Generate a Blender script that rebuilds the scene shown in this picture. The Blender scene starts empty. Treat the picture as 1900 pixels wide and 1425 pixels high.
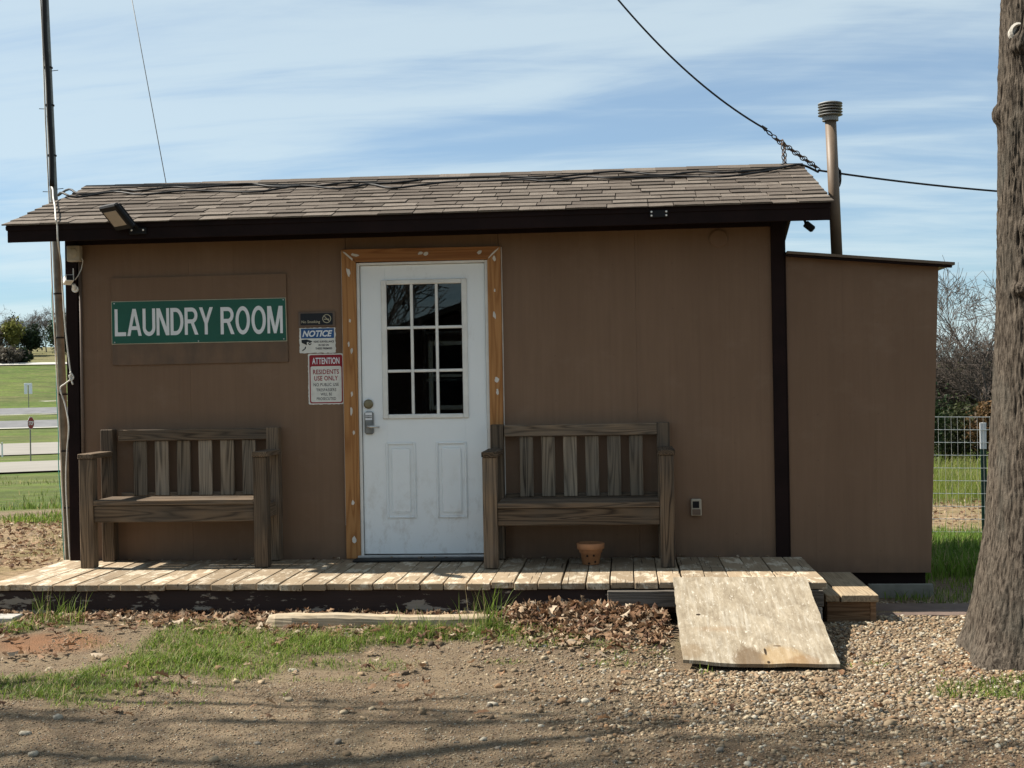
import bpy, bmesh, math, random
import numpy as np
from mathutils import Vector, Matrix, Euler

# ---------------------------------------------------------------- camera, world, sun, exposure
scene = bpy.context.scene
COL = scene.collection
R = math.radians
cam_d = bpy.data.cameras.new('camera')
cam = bpy.data.objects.new('camera', cam_d); COL.objects.link(cam)
YAW, ROLL = math.atan(205/2400), R(1.0)
F_ = Vector((-math.sin(YAW), math.cos(YAW), 0)); R0 = Vector((math.cos(YAW), math.sin(YAW), 0)); U0 = Vector((0, 0, 1))
RX = R0*math.cos(ROLL)-U0*math.sin(ROLL); UX = R0*math.sin(ROLL)+U0*math.cos(ROLL)
mw = Matrix((RX, UX, -F_)).transposed().to_4x4(); mw.translation = (0, -8.94, 1.47)
cam.matrix_world = mw
cam_d.lens = 2400/1900*36; cam_d.sensor_width = 36; cam_d.clip_start = 0.1; cam_d.clip_end = 6000
scene.camera = cam

SUN_TRAVEL = Vector((2.22, -0.24, -2.37)).normalized()
sun_d = bpy.data.lights.new('sun', 'SUN'); sun_d.energy = 5.0; sun_d.angle = R(0.53); sun_d.color = (1.0, 0.93, 0.82)
sun = bpy.data.objects.new('sun', sun_d); COL.objects.link(sun)
sun.rotation_euler = SUN_TRAVEL.to_track_quat('-Z', 'Y').to_euler(); sun.location = (-30, 3, 32)

world = bpy.data.worlds.new('World'); scene.world = world; world.use_nodes = True
def build_world():
    nt = world.node_tree; nt.nodes.clear(); L = nt.links.new
    out = nt.nodes.new('ShaderNodeOutputWorld'); bg = nt.nodes.new('ShaderNodeBackground')
    sky = nt.nodes.new('ShaderNodeTexSky'); sky.sky_type = 'NISHITA'; sky.sun_disc = False
    s = -SUN_TRAVEL
    sky.sun_elevation = math.asin(s.z); sky.sun_rotation = math.atan2(s.x, s.y)
    sky.air_density = 0.9; sky.dust_density = 0.6; sky.ozone_density = 3.0
    tc = nt.nodes.new('ShaderNodeTexCoord')
    sep = nt.nodes.new('ShaderNodeSeparateXYZ'); L(tc.outputs['Generated'], sep.inputs[0])
    def m(op, a, b=None, c=None):
        n = nt.nodes.new('ShaderNodeMath'); n.operation = op
        for i, v in enumerate((a, b, c)):
            if v is None: continue
            if isinstance(v, (int, float)): n.inputs[i].default_value = v
            else: L(v, n.inputs[i])
        return n.outputs[0]
    zz = m('MAXIMUM', m('ADD', sep.outputs[2], 0.16), 0.05)
    comb = nt.nodes.new('ShaderNodeCombineXYZ')
    L(m('DIVIDE', sep.outputs[0], zz), comb.inputs[0]); L(m('DIVIDE', sep.outputs[1], zz), comb.inputs[1])
    mp = nt.nodes.new('ShaderNodeMapping'); mp.inputs['Rotation'].default_value = (0, 0, R(-14)); mp.inputs['Scale'].default_value = (0.6, 1.25, 1)
    mp.inputs['Location'].default_value = (-2.5, 4.0, 0)
    L(comb.outputs[0], mp.inputs[0])
    n1 = nt.nodes.new('ShaderNodeTexNoise'); n1.inputs['Scale'].default_value = 0.95; n1.inputs['Detail'].default_value = 6; n1.inputs['Roughness'].default_value = 0.5; n1.inputs['Distortion'].default_value = 0.7
    L(mp.outputs[0], n1.inputs['Vector'])
    mp2 = nt.nodes.new('ShaderNodeMapping'); mp2.inputs['Rotation'].default_value = (0, 0, R(-20)); mp2.inputs['Scale'].default_value = (1.1, 4.6, 1)
    L(comb.outputs[0], mp2.inputs[0])
    n2 = nt.nodes.new('ShaderNodeTexNoise'); n2.inputs['Scale'].default_value = 1.1; n2.inputs['Detail'].default_value = 10; n2.inputs['Roughness'].default_value = 0.6; n2.inputs['Distortion'].default_value = 0.4
    L(mp2.outputs[0], n2.inputs['Vector'])
    c = m('ADD', m('MULTIPLY', n1.outputs[0], 0.62), m('MULTIPLY', n2.outputs[0], 0.38))
    rp = nt.nodes.new('ShaderNodeValToRGB'); rp.color_ramp.interpolation = 'EASE'
    rp.color_ramp.elements[0].position = 0.365; rp.color_ramp.elements[0].color = (0.34,)*3+(1,)
    rp.color_ramp.elements[1].position = 0.575; rp.color_ramp.elements[1].color = (0.95,)*3+(1,)
    L(c, rp.inputs[0])
    mx = nt.nodes.new('ShaderNodeMix'); mx.data_type = 'RGBA'
    tint = nt.nodes.new('ShaderNodeMix'); tint.data_type = 'RGBA'; tint.blend_type = 'MULTIPLY'; tint.inputs[0].default_value = 1.0
    L(sky.outputs[0], tint.inputs[6]); tint.inputs[7].default_value = (0.82, 1.06, 1.18, 1)          # camera white balance
    L(rp.outputs[0], mx.inputs[0]); L(tint.outputs[2], mx.inputs[6])
    # cirrus: white veil whose brightness follows the sky behind it
    mul = nt.nodes.new('ShaderNodeMix'); mul.data_type = 'RGBA'; mul.inputs[0].default_value = 0.28
    mul.inputs[6].default_value = (7.1, 8.25, 8.5, 1); L(tint.outputs[2], mul.inputs[7])
    L(mul.outputs[2], mx.inputs[7])
    L(mx.outputs[2], bg.inputs[0]); bg.inputs[1].default_value = 0.050
    L(bg.outputs[0], out.inputs[0])
build_world()
world.cycles.sampling_method = 'MANUAL'; world.cycles.sample_map_resolution = 256
vs = scene.view_settings; vs.view_transform = 'Standard'; vs.look = 'None'; vs.exposure = 1.12; vs.gamma = 1.0; vs.use_curve_mapping = False
scene.render.engine = 'CYCLES'
scene.cycles.max_bounces = 6; scene.cycles.diffuse_bounces = 3; scene.cycles.glossy_bounces = 3; scene.cycles.transmission_bounces = 6; scene.cycles.caustics_reflective = False; scene.cycles.caustics_refractive = False; scene.cycles.transparent_max_bounces = 12

rng = random.Random(7); npr = np.random.default_rng(11)

# ---------------------------------------------------------------- noise
def _hash(ix, iy, iz):
    h = (ix.astype(np.int64)*374761393+iy.astype(np.int64)*668265263+iz.astype(np.int64)*2147483647+12345) & 0xffffffff
    h = ((h ^ (h >> 13))*1274126177) & 0xffffffff
    h = ((h ^ (h >> 15))*2246822519) & 0xffffffff
    return ((h ^ (h >> 16)) & 0xffff)/65535.0
def vnoise(x, y, z=0.0):
    x, y, z = np.broadcast_arrays(np.asarray(x, float), np.asarray(y, float), np.asarray(z, float))
    ix, iy, iz = np.floor(x), np.floor(y), np.floor(z)
    fx, fy, fz = x-ix, y-iy, z-iz
    fx, fy, fz = [f*f*(3-2*f) for f in (fx, fy, fz)]
    r = 0
    for a in (0, 1):
        for b in (0, 1):
            for c in (0, 1):
                r = r+_hash(ix+a, iy+b, iz+c)*(fx if a else 1-fx)*(fy if b else 1-fy)*(fz if c else 1-fz)
    return r*2-1
def fbm(x, y, z=0.0, o=4):
    r = 0; a = 0.5; k = 1.0
    for i in range(o):
        r = r+a*vnoise(np.asarray(x)*k+i*17.3, np.asarray(y)*k+i*5.1, np.asarray(z)*k+i*9.7); a *= 0.5; k *= 2.03
    return r
def sstep(a, b, x):
    t = np.clip((np.asarray(x, float)-a)/(b-a), 0, 1); return t*t*(3-2*t)

# ---------------------------------------------------------------- node helpers
class NT:
    def __init__(s, name):
        s.m = bpy.data.materials.new(name); s.m.use_nodes = True; s.t = s.m.node_tree; s.t.nodes.clear()
        s.out = s.t.nodes.new('ShaderNodeOutputMaterial')
    def n(s, ty, props=None, **ins):
        nd = s.t.nodes.new('ShaderNode'+ty)
        for k, v in (props or {}).items(): setattr(nd, k, v)
        for k, v in ins.items(): s.set(nd.inputs[k.replace('_', ' ')], v)
        return nd
    def set(s, inp, v):
        if isinstance(v, bpy.types.NodeSocket): s.t.links.new(v, inp)
        elif isinstance(v, tuple) and len(v) == 3 and inp.type == 'RGBA': inp.default_value = v+(1,)
        else: inp.default_value = v
    def math(s, op, a, b=0.0, c=None, clamp=False):
        nd = s.t.nodes.new('ShaderNodeMath'); nd.operation = op; nd.use_clamp = clamp
        s.set(nd.inputs[0], a); s.set(nd.inputs[1], b)
        if c is not None: s.set(nd.inputs[2], c)
        return nd.outputs[0]
    def mix(s, f, a, b, blend='MIX'):
        nd = s.t.nodes.new('ShaderNodeMix'); nd.data_type = 'RGBA'; nd.blend_type = blend
        s.set(nd.inputs[0], f); s.set(nd.inputs[6], a); s.set(nd.inputs[7], b); return nd.outputs[2]
    def ramp(s, f, els, interp='LINEAR'):
        nd = s.t.nodes.new('ShaderNodeValToRGB'); cr = nd.color_ramp; cr.interpolation = interp
        while len(cr.elements) < len(els): cr.elements.new(0.5)
        for e, (p, c) in zip(cr.elements, els):
            e.position = p; e.color = (c,)*3+(1,) if isinstance(c, (int, float)) else tuple(c)+(1,)
        s.set(nd.inputs[0], f); return nd.outputs[0]
    def obj(s, scale=(1, 1, 1), loc=(0, 0, 0), rnd=False, rot=(0, 0, 0)):
        v = s.n('TexCoord').outputs['Object']
        if rnd:
            oi = s.n('ObjectInfo').outputs['Random']
            va = s.n('VectorMath', {'operation': 'ADD'}); s.set(va.inputs[0], v)
            cb = s.n('CombineXYZ', X=s.math('MULTIPLY', oi, 17.0), Y=s.math('MULTIPLY', oi, 29.0), Z=s.math('MULTIPLY', oi, 11.0))
            s.set(va.inputs[1], cb.outputs[0]); v = va.outputs[0]
        return s.n('Mapping', Vector=v, Scale=scale, Location=loc, Rotation=rot).outputs[0]
    def noise(s, vec, scale, detail=4, rough=0.55, dist=0.0):
        return s.n('TexNoise', Vector=vec, Scale=scale, Detail=detail, Roughness=rough, Distortion=dist).outputs[0]
    def bump(s, h, strength=0.4, dist=0.01):
        return s.n('Bump', Height=h, Strength=strength, Distance=dist).outputs[0]
    def done(s, color, rough=0.7, normal=None, metal=0.0, spec=0.3, **kw):
        b = s.n('BsdfPrincipled'); s.set(b.inputs['Base Color'], color); s.set(b.inputs['Roughness'], rough); s.set(b.inputs['Metallic'], metal)
        s.set(b.inputs['Specular IOR Level'], spec)
        if normal is not None: s.set(b.inputs['Normal'], normal)
        for k, v in kw.items(): s.set(b.inputs[k.replace('_', ' ')], v)
        s.t.links.new(b.outputs[0], s.out.inputs[0]); return s.m

M = {}
def plain(name, col, rough=0.6, metal=0.0, var=0.18, scale=9.0, spec=0.3, bump=0.15):
    t = NT(name); v = t.obj()
    n = t.noise(v, scale, 6, 0.6); n2 = t.noise(v, scale*14, 3)
    c = t.mix(t.ramp(n, [(0.3, 0.0), (0.7, 1.0)]), tuple(x*(1-var) for x in col), tuple(min(1, x*(1+var)) for x in col))
    M[name] = t.done(c, t.math('ADD', rough-0.08, t.math('MULTIPLY', n, 0.16)), t.bump(n2, bump, 0.002), metal, spec); return M[name]

def wood(name, axis, dark, light, band=120.0, weather=None, rough=0.8, amount=1.0, rnd=True):
    """flat-sawn grain: contour lines of a stretched noise field, fibres and checks along the axis"""
    t = NT(name)
    sc = [14.0, 14.0, 14.0]; sc[axis] = 0.8
    f1 = t.noise(t.obj(tuple(sc), rnd=rnd), 1.0, 1.5, 0.45, 0.25)
    sf = [260.0]*3; sf[axis] = 2.5
    fib = t.noise(t.obj(tuple(sf), rnd=rnd), 1.0, 3, 0.6)
    band_ = t.math('ADD', t.math('MULTIPLY', t.math('SINE', t.math('MULTIPLY', f1, band)), 0.5), 0.5)
    zone = t.noise(t.obj(tuple(q*0.45 for q in sc), rnd=rnd), 1.0, 2, 0.5)
    g = t.math('ADD', t.math('ADD', t.math('MULTIPLY', t.math('POWER', band_, 0.7), 0.46), t.math('MULTIPLY', fib, 0.50)), t.math('MULTIPLY', t.math('SUBTRACT', zone, 0.5), 0.7))
    col = t.ramp(g, [(0.10, dark), (0.45, tuple(a*0.45+b*0.55 for a, b in zip(dark, light))), (0.9, light)])
    bl = t.noise(t.obj((2, 2, 2), rnd=rnd), 1.6, 4, 0.6)
    if weather: col = t.mix(t.ramp(bl, [(0.38, 0.0), (0.66, 0.75)]), col, t.mix(g, tuple(w*0.55 for w in weather), weather))
    oi = t.n('ObjectInfo').outputs['Random']
    col = t.mix(1.0, col, t.ramp(oi, [(0, 0.62), (1, 1.22)]), 'MULTIPLY')
    M[name] = t.done(col, rough, t.bump(g, 0.55*amount, 0.004), 0, 0.2); return M[name]

# ---------------------------------------------------------------- materials
def make_materials():
    # painted panel siding
    t = NT('siding'); v = t.obj()
    sp = t.n('SeparateXYZ', Vector=v)
    gx = t.math('ABSOLUTE', t.math('SUBTRACT', t.math('FRACT', t.math('DIVIDE', sp.outputs[0], 0.2032)), 0.5))
    groove = t.ramp(gx, [(0.0, 0.0), (0.022, 1.0)])
    st = t.noise(t.obj((38, 38, 1.6)), 1.0, 4, 0.6); big = t.noise(t.obj((1.1, 1.1, 0.55)), 1.0, 5, 0.6)
    fine = t.noise(v, 160, 2)
    c = t.mix(t.ramp(big, [(0.32, 0.0), (0.7, 1.0)]), (0.160, 0.096, 0.058), (0.205, 0.128, 0.080))
    c = t.mix(t.math('MULTIPLY', t.ramp(st, [(0.35, 1.0), (0.62, 0.0)]), 0.22), c, (0.128, 0.078, 0.048))
    c = t.mix(t.math('MULTIPLY', t.math('SUBTRACT', 1.0, groove), 0.08), c, (0.08, 0.055, 0.04))
    sm = t.noise(t.obj((2.2, 2.2, 3.2), loc=(4, 1, 7)), 1.0, 6, 0.66)
    c = t.mix(t.math('MULTIPLY', t.ramp(sm, [(0.56, 0.0), (0.74, 1.0)]), 0.32), c, (0.245, 0.170, 0.118))
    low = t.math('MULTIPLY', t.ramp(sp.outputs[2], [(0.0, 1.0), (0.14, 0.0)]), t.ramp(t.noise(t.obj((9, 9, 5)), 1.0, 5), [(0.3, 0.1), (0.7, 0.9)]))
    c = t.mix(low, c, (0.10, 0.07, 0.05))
    nx = t.math('SUBTRACT', t.math('FRACT', t.math('DIVIDE', sp.outputs[0], 0.4064)), 0.31); nz = t.math('SUBTRACT', t.math('FRACT', t.math('DIVIDE', sp.outputs[2], 0.31)), 0.5)
    nd = t.math('SQRT', t.math('ADD', t.math('POWER', t.math('MULTIPLY', nx, 0.4064), 2.0), t.math('POWER', t.math('MULTIPLY', nz, 0.31), 2.0)))
    nail = t.math('MULTIPLY', t.ramp(nd, [(0.0, 1.0), (0.0065, 0.0)]), t.ramp(t.noise(t.obj((3, 3, 3), loc=(2, 2, 2)), 1.0, 3), [(0.46, 0.0), (0.56, 0.55)]))
    c = t.mix(nail, c, (0.075, 0.048, 0.034))
    h = t.math('ADD', t.math('MULTIPLY', groove, 0.22), t.math('ADD', t.math('MULTIPLY', st, 0.35), t.math('MULTIPLY', fine, 0.12)))
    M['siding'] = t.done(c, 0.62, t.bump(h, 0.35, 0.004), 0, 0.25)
    plain('dark_trim', (0.0125, 0.0065, 0.006), 0.75, 0, 0.35, 5, 0.12)
    plain('conduit_brown', (0.13, 0.09, 0.065), 0.5)
    # shingles
    t = NT('shingle'); v = t.obj(); oi = t.n('ObjectInfo').outputs['Random']
    gr = t.noise(t.obj(rnd=True), 210, 3, 0.7); st = t.noise(t.obj((14, 4, 4), rnd=True), 1.0, 4)
    c = t.ramp(oi, [(0, (0.092, 0.077, 0.062)), (0.35, (0.135, 0.114, 0.093)), (0.7, (0.168, 0.143, 0.118)), (1, (0.225, 0.193, 0.160))])
    c = t.mix(t.ramp(gr, [(0.36, 0.75), (0.62, 0.0)]), c, (0.055, 0.042, 0.036))
    c = t.mix(t.math('MULTIPLY', t.ramp(st, [(0.5, 0.0), (0.72, 1.0)]), 0.45), c, (0.085, 0.066, 0.055))
    M['shingle'] = t.done(c, 0.93, t.bump(gr, 0.6, 0.004), 0, 0.12)
    plain('roof_deck', (0.03, 0.022, 0.02), 0.9)
    plain('soffit_wood', (0.36, 0.24, 0.14), 0.75, 0, 0.2)
    # bench wood, one per grain direction
    for ax in range(3):
        wood('bench_wood_%s' % 'xyz'[ax], ax, (0.014, 0.009, 0.006), (0.225, 0.158, 0.102), 74, (0.140, 0.113, 0.088))
    wood('slat_wood_z', 2, (0.016, 0.010, 0.007), (0.36, 0.275, 0.19), 60, (0.27, 0.225, 0.175))
    wood('cedar_z', 2, (0.33, 0.135, 0.040), (0.60, 0.30, 0.11), 45, None, 0.55, 0.5)
    wood('cedar_x', 0, (0.33, 0.12, 0.034), (0.56, 0.25, 0.085), 45, None, 0.55, 0.5)
    plain('putty', (0.62, 0.58, 0.52), 0.8)
    # deck boards: worn tan paint over silvered wood
    t = NT('deck_paint'); 
    fb = t.noise(t.obj((60, 4, 60), rnd=True), 1.0, 4, 0.6); pl = t.noise(t.obj((11, 5.0, 11), rnd=True), 1.0, 8, 0.68, 0.6); dk = t.noise(t.obj((3, 3, 3), rnd=True), 2.2, 5)
    peel = t.ramp(t.math('ADD', pl, t.math('MULTIPLY', t.math('SUBTRACT', fb, 0.5), 0.25)), [(0.515, 0.0), (0.60, 0.85)])
    paint = t.mix(dk, (0.240, 0.178, 0.115), (0.350, 0.275, 0.188))
    bare = t.mix(fb, (0.44, 0.375, 0.275), (0.66, 0.59, 0.47))
    c = t.mix(peel, paint, bare)
    crk = t.noise(t.obj((120, 2.2, 30), rnd=True), 1.0, 2, 0.5)
    crack = t.ramp(crk, [(0.29, 1.0), (0.34, 0.0)])
    c = t.mix(crack, c, (0.05, 0.035, 0.022))
    c = t.mix(1.0, c, t.ramp(t.n('ObjectInfo').outputs['Random'], [(0, 0.75), (1, 1.1)]), 'MULTIPLY')
    h = t.math('SUBTRACT', t.math('ADD', t.math('MULTIPLY', fb, 0.6), t.math('MULTIPLY', peel, -0.4)), t.math('MULTIPLY', crack, 1.2))
    M['deck_paint'] = t.done(c, 0.8, t.bump(h, 0.6, 0.005), 0, 0.2)
    # skirt: dark brown paint flaking at the bottom
    t = NT('skirt_paint'); v = t.obj()
    fl = t.noise(t.obj((5, 5, 16)), 1.0, 7, 0.66); fb = t.noise(t.obj((3, 60, 80)), 1.0, 3)
    zz = t.n('SeparateXYZ', Vector=v).outputs[2]
    low = t.ramp(zz, [(0.07, 0.11), (0.15, 0.0)])
    fk = t.ramp(t.math('ADD', fl, low), [(0.665, 0.0), (0.70, 1.0)])
    c = t.mix(fk, t.mix(fb, (0.020, 0.011, 0.010), (0.034, 0.020, 0.017)), t.mix(fb, (0.16, 0.13, 0.10), (0.34, 0.30, 0.25)))
    M['skirt_paint'] = t.done(c, 0.7, t.bump(t.math('ADD', fb, fk), 0.4, 0.003))
    wood('grey_timber_x', 0, (0.06, 0.05, 0.042), (0.25, 0.22, 0.185), 80, (0.22, 0.20, 0.17))
    wood('pale_timber_x', 0, (0.12, 0.09, 0.058), (0.46, 0.37, 0.25), 60, (0.36, 0.31, 0.235))
    wood('step_wood_y', 1, (0.20, 0.135, 0.08), (0.52, 0.40, 0.26), 60, (0.45, 0.37, 0.26))
    wood('step_wood_x', 0, (0.11, 0.06, 0.03), (0.28, 0.175, 0.10), 60)
    # plywood ramp, weathered with water stains at the foot (coords local: x across, y up-slope, 0 = foot)
    t = NT('plywood'); v = t.obj(); sp = t.n('SeparateXYZ', Vector=v)
    f1 = t.noise(t.obj((34, 2.6, 1)), 1.0, 6, 0.65, 0.4); f2 = t.noise(t.obj((15, 5.0, 1)), 1.0, 8, 0.72, 0.8); f3 = t.noise(v, 60, 4, 0.7)
    c = t.mix(t.ramp(f2, [(0.33, 0.0), (0.68, 1.0)]), (0.185, 0.150, 0.105), (0.345, 0.295, 0.220))
    c = t.mix(t.math('MULTIPLY', t.ramp(f1, [(0.5, 0.0), (0.7, 1.0)]), 0.5), c, (0.47, 0.44, 0.375))
    c = t.mix(t.math('MULTIPLY', t.ramp(f1, [(0.28, 1.0), (0.42, 0.0)]), 0.6), c, (0.13, 0.10, 0.07))
    f4 = t.noise(t.obj((46, 15, 1)), 1.0, 6, 0.75, 0.5)
    c = t.mix(t.ramp(f4, [(0.57, 0.0), (0.66, 0.7)]), c, (0.60, 0.56, 0.48)); c = t.mix(t.ramp(f4, [(0.33, 0.6), (0.43, 0.0)]), c, (0.15, 0.12, 0.085))
    def blob(cx, cy, rx, ry, soft=0.35):
        dx = t.math('DIVIDE', t.math('SUBTRACT', sp.outputs[0], cx), rx); dy = t.math('DIVIDE', t.math('SUBTRACT', sp.outputs[1], cy), ry)
        d = t.math('SQRT', t.math('ADD', t.math('MULTIPLY', dx, dx), t.math('MULTIPLY', dy, dy)))
        d = t.math('ADD', d, t.math('MULTIPLY', t.math('SUBTRACT', f2, 0.5), 1.1))
        return t.ramp(d, [(1-soft, 1.0), (1.0, 0.0)])
    c = t.mix(t.math('MULTIPLY', blob(0.345, 0.06, 0.10, 0.19), 0.8), c, (0.115, 0.075, 0.042))
    c = t.mix(t.math('MULTIPLY', blob(0.51, 0.06, 0.13, 0.20), 0.5), c, (0.33, 0.215, 0.095))
    c = t.mix(t.math('MULTIPLY', blob(0.60, 0.02, 0.10, 0.10), 0.55), c, (0.20, 0.12, 0.06))
    c = t.mix(t.math('MULTIPLY', blob(0.05, 0.14, 0.07, 0.12), 0.5), c, (0.20, 0.14, 0.08))
    c = t.mix(t.math('MULTIPLY', blob(0.2, 0.46, 0.16, 0.05, 0.9), 0.6), c, (0.24, 0.165, 0.10))
    dots = t.ramp(t.noise(t.obj((1, 1, 1)), 26, 2), [(0.215, 1.0), (0.24, 0.0)])
    c = t.mix(dots, c, (0.05, 0.035, 0.025))
    c = t.mix(blob(0.43, 0.15, 0.008, 0.05, 0.3), c, (0.03, 0.02, 0.012)); c = t.mix(blob(0.432, 0.02, 0.009, 0.02, 0.3), c, (0.03, 0.02, 0.012))
    c = t.mix(blob(0.50, 0.23, 0.026, 0.010, 0.4), c, (0.09, 0.06, 0.035)); c = t.mix(blob(0.115, 0.66, 0.016, 0.014, 0.2), c, (0.03, 0.02, 0.012))
    M['plywood'] = t.done(c, 0.85, t.bump(t.math('ADD', f1, t.math('MULTIPLY', f3, 0.4)), 0.5, 0.005), 0, 0.15)
    # door
    t = NT('door_paint'); v = t.obj(); n = t.noise(v, 3, 6, 0.65); n2 = t.noise(t.obj((7, 7, 3)), 1.0, 6, 0.7)
    sp = t.n('SeparateXYZ', Vector=v)
    c = t.mix(n, (0.76, 0.79, 0.80), (0.86, 0.88, 0.88))
    c = t.mix(t.math('MULTIPLY', t.ramp(n2, [(0.60, 0.0), (0.78, 1.0)]), 0.35), c, (0.40, 0.37, 0.32))
    lowd = t.math('MULTIPLY', t.ramp(sp.outputs[2], [(0.28, 1.0), (0.75, 0.0)]), t.ramp(t.noise(t.obj((10, 10, 6)), 1.0, 6, 0.7), [(0.5, 0.0), (0.75, 1.0)]))
    c = t.mix(t.math('MULTIPLY', lowd, 0.5), c, (0.36, 0.30, 0.23))
    M['door_paint'] = t.done(c, 0.42, t.bump(t.noise(v, 300, 2), 0.08, 0.001), 0, 0.4)
    plain('white_trim', (0.72, 0.71, 0.67), 0.5, 0, 0.1)
    t = NT('pane_glass'); b = t.n('BsdfGlass', Color=(0.82, 0.86, 0.86), Roughness=0.0, IOR=1.5); t.t.links.new(b.outputs[0], t.out.inputs[0]); M['pane_glass'] = t.m
    plain('steel', (0.55, 0.55, 0.54), 0.35, 0.9, 0.1); plain('brass_dark', (0.22, 0.19, 0.12), 0.4, 0.8)
    plain('black_rubber', (0.012, 0.013, 0.014), 0.75); plain('black_plastic', (0.007, 0.007, 0.008), 0.6, spec=0.2)
    plain('lens', (0.36, 0.30, 0.24), 0.4, 0, 0.06); plain('white_plastic', (0.75, 0.74, 0.70), 0.45, 0, 0.08)
    plain('beige_plastic', (0.40, 0.35, 0.27), 0.6, 0, 0.15); plain('galvanised', (0.22, 0.225, 0.22), 0.6, 0.4, 0.25, 20)
    plain('mast_grey', (0.17, 0.17, 0.155), 0.65, 0.2, 0.35, 14); plain('flue_paint', (0.135, 0.098, 0.068), 0.5, 0, 0.15, 6)
    plain('cable_black', (0.010, 0.010, 0.011), 0.6); plain('cable_white', (0.6, 0.58, 0.53), 0.6); plain('cable_teal', (0.06, 0.30, 0.26), 0.6)
    plain('chain_rust', (0.10, 0.065, 0.045), 0.7, 0.5, 0.5, 60)
    plain('sign_green', (0.012, 0.095, 0.065), 0.42, 0, 0.12, 4); plain('sign_white', (0.72, 0.74, 0.76), 0.45, 0, 0.05)
    plain('sign_cream', (0.66, 0.65, 0.60), 0.5, 0, 0.09, 22); plain('sign_blue', (0.018, 0.085, 0.24), 0.45, 0, 0.12)
    plain('sign_red', (0.26, 0.012, 0.022), 0.45, 0, 0.15); plain('sign_black', (0.008, 0.010, 0.014), 0.45, 0, 0.2); plain('sign_gold', (0.42, 0.38, 0.27), 0.5)
    plain('stop_red', (0.22, 0.016, 0.016), 0.5)
    plain('terracotta', (0.42, 0.20, 0.095), 0.8, 0, 0.2, 14); plain('pot_hole', (0.03, 0.016, 0.01), 0.95)
    plain('post_green', (0.012, 0.045, 0.032), 0.5); plain('wire', (0.62, 0.63, 0.62), 0.4, 0.7)
    plain('concrete', (0.36, 0.34, 0.31), 0.9, 0, 0.2, 6); plain('asphalt', (0.135, 0.135, 0.14), 0.9, 0, 0.2, 0.6); plain('pale_concrete', (0.215, 0.20, 0.175), 0.9, 0, 0.12, 0.4)
    plain('slab', (0.12, 0.085, 0.068), 0.9, 0, 0.35, 5, bump=0.6); plain('kerb_white', (0.40, 0.385, 0.345), 0.9)  # ground plate by the step carries the shadow on the dirt in its colour
    plain('old_siding', (0.055, 0.030, 0.026), 0.7); plain('old_roof', (0.045, 0.042, 0.04), 0.9); plain('appliance', (0.7, 0.7, 0.68), 0.4); plain('interior', (0.22, 0.19, 0.16), 0.9)
    plain('grey_board', (0.17, 0.165, 0.14), 0.85, 0, 0.25, 8)
    # attribute-coloured stuff
    def attr(name, rough, transl=0.0, spec=0.2, bumpy=0.0):
        t = NT(name); a = t.n('Attribute', {'attribute_name': 'col'}).outputs['Color']
        if bumpy:
            n = t.noise(t.obj(), 140, 4, 0.6); a = t.mix(t.ramp(n, [(0.35, 0.45), (0.65, 0.0)]), a, (0.10, 0.08, 0.06))
        b = t.n('BsdfPrincipled', Base_Color=a, Roughness=rough); b.inputs['Specular IOR Level'].default_value = spec
        if transl:
            tr = t.n('BsdfTranslucent', Color=a); mx = t.n('MixShader', Fac=transl)
            t.t.links.new(b.outputs[0], mx.inputs[1]); t.t.links.new(tr.outputs[0], mx.inputs[2]); t.t.links.new(mx.outputs[0], t.out.inputs[0])
        else: t.t.links.new(b.outputs[0], t.out.inputs[0])
        M[name] = t.m
    attr('grass', 0.55, 0.42); attr('leaf_litter', 0.75, 0.22); attr('pebbles', 0.85, 0, 0.15, 1); attr('foliage', 0.6, 0.3)
    # bark
    t = NT('bark'); v = t.obj(); a = t.n('Attribute', {'attribute_name': 'col'}).outputs['Color']
    n = t.noise(t.obj((78, 78, 12)), 1.0, 5, 0.66, 0.6); n2 = t.noise(t.obj((5, 5, 3)), 1.0, 5, 0.6); n3 = t.noise(v, 120, 3)
    c = t.mix(t.ramp(n, [(0.38, 0.0), (0.60, 1.0)]), (0.019, 0.0145, 0.011), (0.112, 0.092, 0.072))
    c = t.mix(t.ramp(n2, [(0.52, 0.0), (0.72, 0.55)]), c, (0.080, 0.075, 0.062))
    c = t.mix(1.0, c, a, 'MULTIPLY')
    M['bark'] = t.done(c, 0.92, t.bump(t.math('ADD', n, t.math('MULTIPLY', n3, 0.4)), 0.7, 0.012), 0, 0.1)
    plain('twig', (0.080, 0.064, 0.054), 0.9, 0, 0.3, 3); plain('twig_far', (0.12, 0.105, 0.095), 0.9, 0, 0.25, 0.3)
    plain('dead_wood', (0.42, 0.39, 0.34), 0.9)
    # ground
    t = NT('ground'); v = t.obj()
    A = lambda nm: t.n('Attribute', {'attribute_name': nm}).outputs['Fac']
    n1 = t.noise(v, 1.3, 7, 0.62); n2 = t.noise(v, 14, 6, 0.7); n3 = t.noise(v, 90, 4, 0.7); n4 = t.noise(v, 0.05, 5, 0.6); n5 = t.noise(t.obj((0.02, 0.16, 1), rot=(0, 0, R(-25))), 1.0, 5, 0.65)
    dirt = t.mix(t.ramp(n1, [(0.32, 0.0), (0.66, 1.0)]), (0.120, 0.086, 0.055), (0.225, 0.172, 0.110))
    dirt = t.mix(t.ramp(n2, [(0.36, 0.6), (0.56, 0.0)]), dirt, (0.095, 0.066, 0.048))
    dirt = t.mix(t.ramp(n3, [(0.55, 0.0), (0.75, 0.55)]), dirt, (0.44, 0.37, 0.28))
    n6 = t.noise(v, 230, 3, 0.75)
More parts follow.
